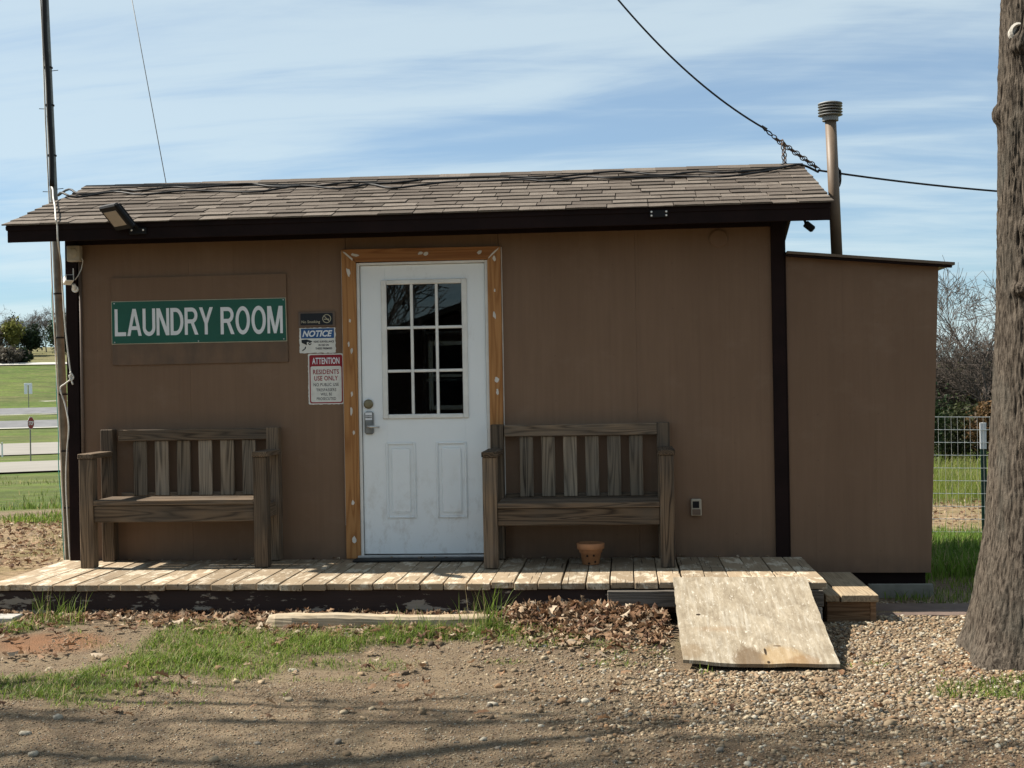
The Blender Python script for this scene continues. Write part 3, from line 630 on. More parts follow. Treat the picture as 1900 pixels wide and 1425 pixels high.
# things seen dimly through the door glass
def inside():
    t = thing('wire_shelf', 'white metal shelf standing inside behind the door glass', 'shelf', (-1.2, 0.7, DZ))
    for x in (-1.45, -0.85):
        for y in (0.5, 0.85): MB().tube([(x, y, DZ+0.001), (x, y, 1.92)], 0.013, 8).build('upright', 'white_plastic', t)
    for z in (0.75, 1.15, 1.5, 1.85): box('shelf_board', 'white_plastic', t, -1.44, -0.86, 0.49, 0.86, z, z+0.02)
    t = thing('washing_machine', 'white washing machine inside, low behind the door glass', 'washer', (-2.2, 1.2, DZ))
    box('cabinet', 'appliance', t, -2.5, -1.85, 0.95, 1.6, DZ, 1.15, 0.01); box('control_panel', 'appliance', t, -2.5, -1.85, 1.45, 1.6, 1.151, 1.28, 0.01)
inside()

# ---------------------------------------------------------------- lean-to shed on the right, with flue
def annex():
    t = thing('lean_to_shed', 'plain brown lean-to shed joined to the right end of the cabin', 'shed', (1.6, 0.65, 0.14))
    Y0, Y1 = 0.012, 1.3
    MB().prism([(1.124, Y0, 0.150), (2.056, Y0, 0.146), (2.140, Y0, 2.212), (1.124, Y0, 2.308)], (0, 0.02, 0)).build('front_wall', 'siding', t)
    MB().prism([(2.038, Y0+0.021, 0.148), (2.056, Y0+0.021, 0.148), (2.140, Y0+0.021, 2.212), (2.122, Y0+0.021, 2.212)], (0, Y1-Y0-0.04, 0)).build('side_wall', 'siding', t)
    MB().prism([(1.124, Y1, 0.15), (2.056, Y1, 0.146), (2.140, Y1, 2.212), (1.124, Y1, 2.308)], (0, 0.02, 0)).build('back_wall', 'siding', t)
    MB().prism([(1.124, -0.085, 2.318), (2.225, -0.085, 2.214), (2.225, -0.085, 2.232), (1.124, -0.085, 2.336)], (0, Y1+0.16, 0)).build('roof_sheet', 'flue_paint', t)
    MB().prism([(1.124, -0.07, 2.300), (2.21, -0.07, 2.198), (2.21, -0.07, 2.213), (1.124, -0.07, 2.316)], (0, 0.03, 0)).build('roof_edge_strip', 'dark_trim', t)
    box('skid_beam', 'dark_trim', t, 1.13, 2.03, 0.06, 0.14, 0.045, 0.146, 0.003)
    o = box('board', 'grey_board', None, 1.62, 2.045, -0.10, -0.065, gz(1.85, -.08)-0.05, 0.085, 0.003)
    tag(o, 'grey board on edge under the front of the lean-to shed', 'board')
    p = thing('flue_pipe', 'tall brown flue pipe with grey louvred cap above the lean-to', 'flue', (1.56, 0.6, 2.29))
    MB().tube([(1.566, 0.6, 2.272), (1.535, 0.6, 3.36)], 0.0405, 20).build('pipe', 'flue_paint', p, True)
    MB().lathe((1.534, 0.6, 3.335), [(0.058, 0.0), (0.058, 0.03), (0.048, 0.035), (0.048, 0.06)], 20).build('collar', 'galvanised', p)
    for k in range(4):
        z = 3.372+k*0.021
        MB().lathe((1.534, 0.6, z), [(0.070, 0.0), (0.088, 0.003), (0.088, 0.006), (0.062, 0.014), (0.050, 0.017)], 24).build('louvre_ring', 'galvanised', p, True)
    MB().lathe((1.534, 0.6, 3.455), [(0.088, 0.0), (0.086, 0.008), (0.05, 0.018), (0.01, 0.022)], 24).build('cap', 'galvanised', p, True)
    MB().lathe((1.566, 0.6, 2.283), [(0.075, 0.0), (0.07, 0.012), (0.045, 0.03)], 20).build('flashing', 'dark_trim', p)
annex()

# ---------------------------------------------------------------- deck
def deck():
    t = thing('wooden_deck', 'low wooden porch deck with worn tan boards before the door', 'deck', (-1.4, -0.55, 0.08))
    x = -4.00; r1 = random.Random(21)
    while x < 1.16:
        w = 0.1385; g = r1.uniform(0.003, 0.009)
        y0 = -1.125+r1.uniform(-0.016, 0.016); dz = r1.uniform(-0.004, 0.004)
        x1 = min(x+w, 1.19)
        m = MB().box(x, x1, y0, -0.028 if x > -3.9 else 0.02, DZ-0.040+dz, DZ+dz*0.6, 0.0)
        bm = m.bm
        bmesh.ops.subdivide_edges(bm, edges=[e for e in bm.edges if abs(e.verts[0].co.y-e.verts[1].co.y) > 0.5], cuts=5, use_grid_fill=True)
        bow = r1.uniform(-0.008, 0.008); cup = r1.uniform(-0.003, 0.003)
        for v in bm.verts:
            k = (v.co.y+0.55)/0.55
            v.co.x += bow*(1-k*k)*0.5+r1.uniform(-0.0012, 0.0012); v.co.z += cup*(1-k*k)
            if v.co.y < -1.05: v.co.y += r1.uniform(-0.006, 0.006); v.co.z -= r1.uniform(0.0, 0.003)
        bmesh.ops.bevel(bm, geom=[e for e in bm.edges if len(e.link_faces) == 2 and e.calc_face_angle(0) > 1.0], offset=0.0035, segments=1, affect='EDGES')
        m.build('plank', 'deck_paint', t)
        x += w+g
    box('skirt_board', 'skirt_paint', t, -3.96, 0.62, -1.085, -1.052, 0.072, DZ-0.046, 0.003)
    box('header_beam', 'grey_timber_x', t, -0.112, 1.165, -1.155, -1.088, 0.118, DZ-0.048, 0.004)
    box('end_joist', 'grey_timber_x', t, 1.10, 1.14, -1.086, -0.05, 0.10, DZ-0.047, 0.003); box('end_joist', 'skirt_paint', t, -3.96, -3.92, -1.05, -0.05, 0.08, DZ-0.047, 0.003)
    for x in (-2.6, -1.3, 0.0): box('joist', 'grey_timber_x', t, x, x+0.04, -1.05, -0.05, 0.09, DZ-0.047, 0.0)
    for x, y in ((1.11, -1.05), (1.11, -0.2), (-3.9, -0.2)): box('support_block', 'concrete', t, x-0.09, x+0.06, y-0.01, y+0.15, -0.06, 0.098, 0.004)
    # doormat
    mt = MB().prism([(-1.865, -0.20, DZ+0.004), (-0.965, -0.185, DZ+0.004), (-0.965, -0.055, DZ+0.004), (-1.865, -0.055, DZ+0.004)], (0, 0, 0.009)).build('doormat', 'black_rubber', None, org=(-1.4, -0.1, DZ))
    tag(mt, 'thin black rubber doormat at the foot of the white door', 'doormat')
    # ramp
    foot = Vector((0.283, -2.305, 0.012)); top = Vector((0.277, -1.128, DZ+0.010))
    u = (top-foot); L = u.length; ang = math.atan2(u.z, math.hypot(u.x, u.y))
    bm = bmesh.new(); W = 0.785; nx, ny = 16, 22; r2 = random.Random(9); vt = {}; T = 0.019
    for j in range(ny+1):
        for i in range(nx+1):
            xx = W*i/nx; yy = L*j/ny
            if j == 0: yy += 0.003*math.sin(i*0.7)+r2.uniform(-.003, .003)
            if i in (0, nx): xx += r2.uniform(-0.003, 0.003)
            zz = -0.010*math.sin(math.pi*j/ny)+(0.022*max(0, 1-i/5)*max(0, 1-j/6))+0.0012*math.sin(i*1.3+j*0.7)
            vt[i, j, 1] = bm.verts.new((xx, yy, zz)); vt[i, j, 0] = bm.verts.new((xx, yy, zz-T))
    for j in range(ny):
        for i in range(nx):
            bm.faces.new((vt[i, j, 1], vt[i+1, j, 1], vt[i+1, j+1, 1], vt[i, j+1, 1])); bm.faces.new((vt[i, j, 0], vt[i, j+1, 0], vt[i+1, j+1, 0], vt[i+1, j, 0]))
    for j in range(ny):
        bm.faces.new((vt[0, j, 0], vt[0, j, 1], vt[0, j+1, 1], vt[0, j+1, 0])); bm.faces.new((vt[nx, j, 1], vt[nx, j, 0], vt[nx, j+1, 0], vt[nx, j+1, 1]))
    for i in range(nx):
        bm.faces.new((vt[i, 0, 1], vt[i, 0, 0], vt[i+1, 0, 0], vt[i+1, 0, 1])); bm.faces.new((vt[i, ny, 0], vt[i, ny, 1], vt[i+1, ny, 1], vt[i+1, ny, 0]))
    me = bpy.data.meshes.new('plywood_ramp'); bm.to_mesh(me); bm.free()
    o = link('plywood_ramp', me, 'plywood', None, False, foot+Vector((0, 0, T))); o.rotation_euler = (ang, 0, 0)
    tag(o, 'weathered plywood ramp leaning from gravel up to the deck edge', 'ramp')
    # box step at the right end
    s = thing('box_step', 'small wooden box step at the right end of the deck', 'step', (1.35, -0.55, -0.02))
    box('tread', 'step_wood_y', s, 1.195, 1.276, -1.035, -0.10, 0.128, 0.168, 0.003); box('tread', 'step_wood_y', s, 1.286, 1.505, -1.04, -0.09, 0.126, 0.168, 0.003)
    box('front_board', 'step_wood_x', s, 1.205, 1.46, -1.01, -0.975, -0.05, 0.1255, 0.003); box('corner_post', 'step_wood_x', s, 1.4605, 1.495, -1.012, -0.93, -0.05, 0.1255, 0.002)
    box('side_board', 'step_wood_x', s, 1.46, 1.492, -0.929, -0.12, -0.05, 0.125, 0.002); box('side_board', 'step_wood_x', s, 1.205, 1.235, -0.974, -0.12, -0.05, 0.125, 0.002)
    # loose landscape timber lying before the deck
    b = MB(); n = 26; r4 = random.Random(14); prof = [(-1, -.55), (-.8, -1), (.8, -1), (1, -.5), (1, .6), (.75, 1), (-.75, 1), (-1, .6)]
    rings = []
    for i in range(n+1):
        k = i/n; x = -2.11+k*1.30; cy = -1.43+0.012*k; cz = gz(x, -1.43)+0.026+0.004*math.sin(k*6)
        s_ = 1.0 if 0 < i < n else 0.82
        rings.append([b.bm.verts.new((x+(r4.uniform(-.02, .02) if i in (0, n) else 0), cy+0.052*p*s_+r4.uniform(-.0025, .0025)-(0.012 if i < 4 and q < .0 else 0), cz+0.040*q*s_+r4.uniform(-.002, .002))) for p, q in prof])
    for i in range(n):
        for k in range(8): b.bm.faces.new((rings[i][k], rings[i][(k+1) % 8], rings[i+1][(k+1) % 8], rings[i+1][k]))
    b.bm.faces.new(rings[0][::-1]); b.bm.faces.new(rings[-1])
    o = b.build('landscape_timber', 'pale_timber_x', None, org=(-1.46, -1.43, 0.05)); tag(o, 'long pale landscape timber lying in the grass before the deck', 'timber')
    z = gz(-3.85, -1.33)
    o = MB().box(-3.98, -3.70, -1.40, -1.26, z-0.03, z+0.045, 0.006).build('concrete_paver', 'concrete', None, org=(-3.85, -1.33, z)); tag(o, 'grey concrete paver in the grass below the deck skirt, far left', 'paver')
    # low plate for the dirt beside the step, shadow painted into its colour
    m = MB(); r5 = random.Random(2); pts = []
    for k in range(22):
        a = 2*math.pi*k/22; pts.append((1.93+0.50*math.copysign(abs(math.cos(a))**0.55, math.cos(a))+r5.uniform(-.02, .02), -0.62+0.22*math.copysign(abs(math.sin(a))**0.6, math.sin(a))+r5.uniform(-.015, .015), -0.045))
    o = m.prism(pts, (0, 0, 0.055)).build('stone_slab', 'slab', None, org=(1.93, -.62, 0)); tag(o, 'flat reddish dirt patch between step and tree, shadow in its colour', 'slab')
deck()

# ---------------------------------------------------------------- benches
def bench(label, x0, x1, yf, yr, tops, arms, seat_z, slats, rail):
    """posts: front pair at yf, rear pair at yr; slats: list of (left, right)"""
    t = thing('wooden_bench', label, 'bench', ((x0+x1)/2, (yf+yr)/2, DZ), 'weathered porch benches')
    P = 0.092
    for a in (x0, x1-P):
        box('front_post', 'bench_wood_z', t, a, a+P, yf-P/2, yf+P/2, DZ+0.004, arms-0.036, 0.004)
        rx = a+(0.012 if a == x0 else -0.002)
        box('rear_post', 'bench_wood_z', t, rx, rx+P*0.95, yr-0.042, yr+0.042, DZ+0.004, tops, 0.004)
        ax0, ax1 = (a-0.004, a+P+0.010)
        mm = MB().box(ax0, ax1, yf-P/2-0.012, yr-0.044, arms-0.035, arms, 0.004).build('armrest', 'bench_wood_y', t)
        box('side_rail', 'bench_wood_y', t, a+0.02, a+0.06, yf+P/2+0.001, yr-0.043, seat_z-0.14, seat_z-0.045, 0.003)
    li, ri = x0+P+0.001, x1-P-0.001
    box('front_rail', 'bench_wood_x', t, li, ri, yf-0.028, yf+0.010, seat_z-0.150, seat_z-0.038, 0.004)
    w = (yr-0.05-(yf-0.046))/3
    for k in range(3):
        y = yf-0.046+w*k
        box('seat_board', 'bench_wood_x', t, li+0.0005, ri-0.0005, y+0.004, y+w-0.004, seat_z-0.036, seat_z, 0.004)
    box('top_rail', 'bench_wood_x', t, rail[0], rail[1], yr-0.040, yr+0.0, tops-0.083, tops-0.004, 0.004)
    box('back_rail', 'bench_wood_x', t, rail[0], rail[1], yr-0.0, yr+0.036, seat_z-0.06, seat_z+0.022, 0.003)
    for a, b in slats: box('back_slat', 'slat_wood_z', t, a, b, yr-0.022, yr-0.001, seat_z+0.0005, tops-0.0845, 0.003)
    return t
b1 = bench('weathered wooden slat-back bench left of the door under the green sign', -3.686, -2.388, -0.40, -0.062, 1.198, 1.046, 0.728,
           [(-3.445+0.157*k, -3.349+0.157*k) for k in range(6)], (-3.545, -2.448))
b2 = bench('weathered wooden slat-back bench right of the white door', -0.922, 0.320, -0.50, -0.062, 1.192, 1.030, 0.694,
           [(-0.712+0.150*k, -0.620+0.150*k) for k in range(6)], (-0.815, 0.228))

# flower pot under the right bench
def pot():
    c = (-0.229, -0.36, DZ+0.003)
    t = thing('flower_pot', 'small empty terracotta pot under the right-hand bench', 'flower pot', c)
    prof = [(0.050, 0.0), (0.056, 0.002), (0.072, 0.100), (0.086, 0.101), (0.090, 0.106), (0.092, 0.140), (0.086, 0.143), (0.080, 0.140), (0.076, 0.08), (0.02, 0.06)]
    MB().lathe(c, prof, 32).build('body', 'terracotta', t, True)
    for a, z in ((-1.9, 0.062), (-1.25, 0.064), (-1.75, 0.012), (-1.05, 0.022)):
        r = 0.057+0.016*z/0.1-0.0005; p = Vector((c[0]+r*math.cos(a), c[1]+r*math.sin(a), c[2]+z)); n = Vector((math.cos(a), math.sin(a), -.15))
        MB().tube([p-n*0.004, p+n*0.0022], 0.0075, 10).build('drain_hole', 'pot_hole', t)
pot()

# ---------------------------------------------------------------- lettering
def letters(txt, parent, mat, x, z, h, w=None, y=-0.02, bold=0.0, shear=0.0, align='LEFT', space=1.0, thick=0.0006):
    """raised print; cap height h, optional total width w, left/centre at x, baseline z"""
    cu = bpy.data.curves.new('lettering', 'FONT'); cu.body = txt; cu.size = 1.0; cu.offset = bold; cu.extrude = 0.0; cu.shear = shear; cu.space_character = space; cu.resolution_u = 3; cu.fill_mode = 'FRONT'
    o = bpy.data.objects.new('tmp', cu); COL.objects.link(o); dg = bpy.context.evaluated_depsgraph_get(); dg.update()
    me = bpy.data.meshes.new_from_object(o.evaluated_get(dg)); bpy.data.objects.remove(o); bpy.data.curves.remove(cu)
    co = np.zeros(len(me.vertices)*3); me.vertices.foreach_get('co', co); co = co.reshape(-1, 3)
    mn, mx = co.min(0), co.max(0); cap = 0.729+2*bold
    s = h/cap; sx = s if w is None else w/(mx[0]-mn[0])
    wid = (mx[0]-mn[0])*sx; left = x if align == 'LEFT' else x-wid/2
    out = np.zeros_like(co); out[:, 0] = left+(co[:, 0]-mn[0])*sx; out[:, 1] = y; out[:, 2] = z+(co[:, 1]+bold)*s
    out -= np.array(ORG[parent.name]); me.vertices.foreach_set('co', out.ravel()); me.update()
    me.materials.clear(); return link('lettering', me, mat, parent)

def block_letters(txt, parent, mat, x0, x1, z0, h, y, gap=0.10, st=0.215):
    """condensed heavy capitals drawn from strokes, each stroke a hair proud of the last"""
    W = {'L': .80, 'A': 1.02, 'U': .90, 'N': .90, 'D': .92, 'R': .94, 'Y': .98, 'O': 1.0, 'M': 1.06}
    total = sum(W[c] for c in txt)+gap*(len(txt)-1); k = (x1-x0)/total; m = MB(); x = x0; lift = [0]
    def poly(pts):
        lift[0] += 1
        m.bm.faces.new([m.bm.verts.new((x+p*k, y-0.00006*(lift[0] % 5), z0+q*h)) for p, q in pts])
    def arc(cx, cz, rx, rz, a0, a1, tx, tz, n=14):
        lift[0] += 1; o, i_ = [], []
        for j in range(n+1):
            a = R(a0+(a1-a0)*j/n); yy = y-0.00006*(lift[0] % 5)
            o.append(m.bm.verts.new((x+(cx+rx*math.cos(a))*k, yy, z0+(cz+rz*math.sin(a))*h))); i_.append(m.bm.verts.new((x+(cx+(rx-tx)*math.cos(a))*k, yy, z0+(cz+(rz-tz)*math.sin(a))*h)))
        for j in range(n): m.bm.faces.new((o[j], o[j+1], i_[j+1], i_[j]))
    t = 0.145
    for c in txt:
        w = W[c]; s_ = st
        bar = lambda a, b, p, q: poly([(a, p), (b, p), (b, q), (a, q)])
        if c == 'L': bar(0, s_, 0, 1); bar(s_*0.9, w, 0, t)
        elif c == 'A': poly([(0, 0), (s_, 0), (w/2+s_*.45, 1), (w/2-s_*.55, 1)]); poly([(w-s_, 0), (w, 0), (w/2+s_*.55, 1), (w/2-s_*.45, 1)]); bar(w*.24, w*.76, .22, .22+t*.95)
        elif c == 'U': bar(0, s_, .30, 1); bar(w-s_, w, .30, 1); arc(w/2, .31, w/2, .325, 180, 360, s_, t*1.05)
        elif c == 'N': bar(0, s_*.95, 0, 1); bar(w-s_*.95, w, 0, 1); poly([(0, 1), (s_*1.15, 1), (w, 0), (w-s_*1.15, 0)])
        elif c == 'D': bar(0, s_, 0, 1); bar(s_*.9, w*.42, 0, t); bar(s_*.9, w*.42, 1-t, 1); arc(w*.41, .5, w*.59, .5, -90, 90, s_, t)
        elif c == 'R': bar(0, s_, 0, 1); bar(s_*.9, w*.55, 1-t, 1); bar(s_*.9, w*.55, .42, .42+t); arc(w*.54, .71, w*.43, .29, -90, 90, s_, t); poly([(w*.44, .46), (w*.44+s_*1.05, .46), (w*1.02, 0), (w*1.02-s_*1.15, 0)])
        elif c == 'Y': poly([(0, 1), (s_*1.12, 1), (w/2+s_*.5, .40), (w/2-s_*.5, .40)]); poly([(w-s_*1.12, 1), (w, 1), (w/2+s_*.5, .40), (w/2-s_*.5, .40)]); bar(w/2-s_*.5, w/2+s_*.5, 0, .42)
        elif c == 'O': arc(w/2, .5, w/2, .52, 0, 360, s_, t*1.05, 36)
        elif c == 'M': bar(0, s_*.85, 0, 1); bar(w-s_*.85, w, 0, 1); poly([(0, 1), (s_*1.25, 1), (w/2+s_*.42, 0), (w/2-s_*.42, 0)]); poly([(w-s_*1.25, 1), (w, 1), (w/2+s_*.42, 0), (w/2-s_*.42, 0)])
        x += (w+gap)*k
    return m.build('lettering', mat, parent)

def rrect(x0, x1, z0, z1, r, y, n=4, jit=0.0, rn=None):
    pts = []
    for cx, cz, a0 in ((x1-r, z1-r, 0), (x0+r, z1-r, 90), (x0+r, z0+r, 180), (x1-r, z0+r, 270)):
        for k in range(n+1):
            a = R(a0+90*k/n); pts.append((cx+r*math.cos(a), y, cz+r*math.sin(a)))
    if jit:
        q = []
        for i, p in enumerate(pts):
            a, b = Vector(p), Vector(pts[(i+1) % len(pts)]); q.append(tuple(a)); d = (b-a).length
            k = int(d/0.012)
            for j in range(1, k):
                c = a.lerp(b, j/k); q.append((c.x+rn.uniform(-jit, jit), c.y, c.z+rn.uniform(-jit, jit)))
        pts = q
    return pts

def signs():
    rn = random.Random(4)
    t = thing('laundry_sign', 'green LAUNDRY ROOM sign mounted on a brown backing board', 'sign', (-2.975, -0.02, 1.95))
    MB().prism([(-3.609, -0.014, 1.652), (-2.338, -0.014, 1.654), (-2.345, -0.014, 2.274), (-3.609, -0.014, 2.270)], (0, 0.013, 0)).build('backing_board', 'siding', t)
    MB().prism([(-3.613, -0.0175, 1.800), (-2.342, -0.0175, 1.798), (-2.347, -0.0175, 2.105), (-3.613, -0.0175, 2.106)], (0, 0.003, 0)).build('sign_edge', 'sign_gold', t)
    MB().prism([(-3.608, -0.0195, 1.805), (-2.347, -0.0195, 1.803), (-2.352, -0.0195, 2.100), (-3.608, -0.0195, 2.101)], (0, 0.0018, 0)).build('sign_plate', 'sign_green', t)
    block_letters('LAUNDRY', t, 'sign_white', -3.588, -2.872, 1.858, 0.192, -0.0199, 0.085); block_letters('ROOM', t, 'sign_white', -2.818, -2.371, 1.856, 0.192, -0.0199, 0.10)
    for x in (-3.59, -2.365):
        for z in (1.815, 2.09): MB().lathe((x, -0.0195, z), [(0.005, 0.0), (0.004, -0.002)], 8, 1).build('screw', 'steel', t)
    MB().lathe((-2.98, -0.0195, 1.812), [(0.005, 0.0), (0.004, -0.002)], 8, 1).build('screw', 'steel', t)
    # no smoking
    t = thing('no_smoking_sign', 'small black No Smoking plaque, topmost of the small signs', 'sign', (-2.13, -0.01, 1.95))
    box('mount', 'conduit_brown', t, -2.262, -1.999, -0.010, -0.0005, 1.897, 2.002, 0.002)
    MB().prism(rrect(-2.246, -2.016, 1.908, 1.990, 0.006, -0.0105), (0, -0.003, 0)).build('plaque', 'sign_black', t)
    letters('No Smoking', t, 'sign_gold', -2.238, 1.922, 0.020, 0.132, -0.0142, 0.01)
    c = Vector((-2.058, -0.0142, 1.951))
    m = MB(); n = 28
    ro = [m.bm.verts.new(c+Vector((0.031*math.cos(2*math.pi*k/n), 0, 0.031*math.sin(2*math.pi*k/n)))) for k in range(n)]; ri = [m.bm.verts.new(c+Vector((0.026*math.cos(2*math.pi*k/n), 0, 0.026*math.sin(2*math.pi*k/n)))) for k in range(n)]
    for k in range(n): m.bm.faces.new((ro[k], ro[(k+1) % n], ri[(k+1) % n], ri[k]))
    m.build('symbol_ring', 'sign_gold', t)
    mt = Matrix.Translation(c) @ Matrix.Rotation(R(45), 4, 'Y')
    MB().box(-0.027, 0.027, -0.0008, 0.0002, -0.0025, 0.0025, 0, mt).build('symbol_bar', 'sign_gold', t)
    MB().box(c.x-0.020, c.x+0.018, c.y-0.0004, c.y+0.0004, c.z-0.007, c.z-0.001).build('symbol_cigarette', 'sign_gold', t)
    # notice
    t = thing('notice_sign', 'torn blue and white NOTICE video surveillance sign below the black plaque', 'sign', (-2.128, -0.01, 1.80))
    MB().prism(rrect(-2.258, -2.000, 1.712, 1.889, 0.006, -0.0035, 3, 0.0028, rn), (0, 0.003, 0)).build('plate', 'sign_cream', t)
    MB().prism(rrect(-2.246, -2.010, 1.815, 1.884, 0.002, -0.0040, 2), (0, -0.0006, 0)).build('blue_band', 'sign_blue', t)
    letters('NOTICE', t, 'sign_white', -2.129, 1.826, 0.047, 0.215, -0.0052, 0.035, 0.28, 'CENTER')
    for txt, z, w in (('VIDEO SURVEILLANCE', 1.784, 0.148), ('IN USE ON', 1.760, 0.073), ('THESE PREMISES', 1.736, 0.120)): letters(txt, t, 'sign_black', -2.085, z, 0.015, w, -0.0040, 0.03, 0, 'CENTER')
    y = -0.0040
    MB().prism([(-2.243, y, 1.806), (-2.206, y, 1.808), (-2.166, y, 1.796), (-2.168, y, 1.790), (-2.205, y, 1.790), (-2.205, y, 1.768), (-2.243, y, 1.786)], (0, -0.0005, 0)).build('camera_symbol', 'sign_black', t)
    MB().lathe((-2.184, y, 1.779), [(0.011, 0), (0.011, -0.0006)], 18, 1).build('camera_symbol', 'sign_black', t); MB().lathe((-2.183, y-0.0007, 1.780), [(0.005, 0), (0.005, -0.0005)], 12, 1).build('camera_symbol', 'sign_cream', t)
    MB().prism([(-2.240, y, 1.732), (-2.222, y, 1.745), (-2.218, y, 1.757), (-2.211, y, 1.757), (-2.214, y, 1.742), (-2.236, y, 1.726)], (0, -0.0005, 0)).build('camera_symbol', 'sign_black', t)
    # attention
    t = thing('attention_sign', 'red and white ATTENTION residents only sign beside the door casing', 'sign', (-2.072, -0.01, 1.53))
    MB().prism(rrect(-2.200, -1.950, 1.350, 1.706, 0.010, -0.0035, 4, 0.0018, rn), (0, 0.003, 0)).build('plate', 'sign_cream', t)
    MB().prism(rrect(-2.190, -1.954, 1.358, 1.698, 0.014, -0.0040), (0, -0.0005, 0)).build('red_field', 'sign_red', t)
    MB().prism(rrect(-2.182, -1.962, 1.366, 1.618, 0.012, -0.0049), (0, -0.0005, 0)).build('white_panel', 'sign_cream', t)
    for txt, z, h, w, m in (('ATTENTION', 1.633, 0.048, 0.195, 'sign_white'), ('RESIDENTS', 1.562, 0.035, 0.185, 'sign_red'), ('USE ONLY', 1.517, 0.035, 0.170, 'sign_red'), ('NO PUBLIC USE', 1.478, 0.023, 0.180, 'sign_black'), ('TRESPASSERS', 1.442, 0.021, 0.143, 'sign_black'), ('WILL BE', 1.412, 0.021, 0.082, 'sign_black'), ('PROSECUTED', 1.380, 0.021, 0.138, 'sign_black')):
        letters(txt, t, m, -2.072, z, h, w, -0.0056, 0.022 if h > 0.03 else 0.012, 0, 'CENTER', 1.05)
signs()

# ---------------------------------------------------------------- fixtures on the building
def fixtures():
    # flood light, head tilted out over the eave
    t = thing('flood_light', 'black flood light with tan lens on the left of the fascia', 'flood light', (-3.30, -0.43, 2.56))
    box('bracket', 'black_plastic', t, -3.305, -3.185, -0.452, -0.434, 2.525, 2.570, 0.004)
    for x in (-3.285, -3.205): MB().lathe((x, -0.453, 2.553), [(0.007, 0.0), (0.005, -0.003)], 8, 1).build('bolt', 'white_plastic', t)
    MB().tube([(-3.245, -0.445, 2.57), (-3.26, -0.475, 2.59), (-3.275, -0.50, 2.60)], 0.012, 8).build('arm', 'black_plastic', t)
    c = Vector((-3.345, -0.555, 2.632)); nl = Vector((-0.46, -0.58, -0.67)).normalized()
    upv = Vector((-0.415, -0.52, 0.743)).normalized(); upv = (upv-nl*upv.dot(nl)).normalized(); side = upv.cross(nl)
    mt = Matrix((-side, -nl, upv)).transposed().to_4x4(); mt.translation = c
    MB().box(-0.108, 0.108, -0.018, 0.018, -0.10, 0.10, 0.010, mt).build('head', 'black_plastic', t)
    MB().box(-0.078, 0.078, -0.0205, -0.0185, -0.060, 0.058, 0, mt).build('lens', 'lens', t)
    for k in range(1, 3): MB().box(-0.078, 0.078, -0.0215, -0.0207, -0.06+k*0.039-.001, -0.06+k*0.039+.001, 0, mt).build('lens_rib', 'beige_plastic', t)
    for k in range(6): MB().box(-0.09+k*0.036-0.003, -0.09+k*0.036+0.003, 0.0185, 0.034, -0.08, 0.08, 0, mt).build('cooling_fin', 'black_plastic', t)
    # bolted plate on the right
    t = thing('mounting_plate', 'empty black mounting plate with four pale bolts on right fascia', 'bracket', (0.255, -0.43, 2.57))
    box('plate', 'black_plastic', t, 0.195, 0.318, -0.446, -0.434, 2.540, 2.590, 0.004)
    for x in (0.208, 0.304):
        for z in (2.553, 2.578): MB().lathe((x, -0.447, z), [(0.007, 0.0), (0.005, -0.003)], 8, 1).build('bolt', 'white_plastic', t)
    # junction box, camera and wires by the left corner
    t = thing('junction_box', 'beige weathered junction box on the left corner under the eave', 'junction box', (-3.85, -0.05, 2.45))
    box('body', 'beige_plastic', t, -3.905, -3.812, -0.085, -0.024, 2.392, 2.505, 0.006); MB().lathe((-3.858, -0.086, 2.452), [(0.034, 0), (0.032, -0.006), (0.016, -0.009)], 20, 1).build('cover', 'beige_plastic', t)
    t = thing('security_camera', 'white security camera with antenna on the dark left corner board', 'camera', (-3.87, -0.05, 2.25))
    mt = Matrix.Translation((-3.895, -0.085, 2.262)) @ Matrix.Rotation(R(35), 4, 'Z') @ Matrix.Rotation(R(-12), 4, 'X')
    MB().box(-0.030, 0.030, -0.055, 0.055, -0.024, 0.024, 0.006, mt).build('housing', 'white_plastic', t); MB().box(-0.022, 0.022, -0.0575, -0.0555, -0.018, 0.018, 0, mt).build('lens', 'black_plastic', t)
    MB().tube([(-3.865, -0.06, 2.23), (-3.87, -0.045, 2.205), (-3.87, -0.023, 2.200)], 0.014, 8).build('mount', 'white_plastic', t); MB().lathe((-3.872, -0.0225, 2.200), [(0.026, 0), (0.024, -0.010)], 16, 1).build('base', 'white_plastic', t)
    MB().tube([(-3.868, -0.06, 2.28), (-3.868, -0.06, 2.345)], 0.004, 6).build('antenna', 'white_plastic', t)
    o = MB().tube([(-3.825, -0.06, 2.44), (-3.80, -0.05, 2.40), (-3.815, -0.045, 2.34), (-3.84, -0.05, 2.29), (-3.858, -0.058, 2.262)], 0.0035, 6).build('wire', 'cable_white', None, True, (-3.83, -.05, 2.3)); tag(o, 'short white wire looping from junction box to security camera', 'wire')
    o = MB().tube([(-3.838, -0.016, DZ+0.01), (-3.838, -0.016, 2.39)], 0.0115, 10).build('conduit', 'conduit_brown', None, True, (-3.838, -.016, DZ)); tag(o, 'thin brown vertical conduit beside the left corner board', 'conduit')
    # outlet
    t = thing('outlet_box', 'weathered outlet box low on the wall right of the bench', 'outlet', (0.487, -0.03, 0.6))
    box('body', 'beige_plastic', t, 0.452, 0.523, -0.040, -0.001, 0.548, 0.662, 0.005); box('recess', 'black_plastic', t, 0.463, 0.507, -0.043, -0.0405, 0.602, 0.648, 0.001); box('lower_lid', 'conduit_brown', t, 0.460, 0.516, -0.045, -0.0405, 0.556, 0.594, 0.002)
    # motion light on the right gable
    t = thing('motion_sensor', 'small black sensor lamp hanging under the right gable overhang', 'sensor', (1.27, 0.15, 2.55))
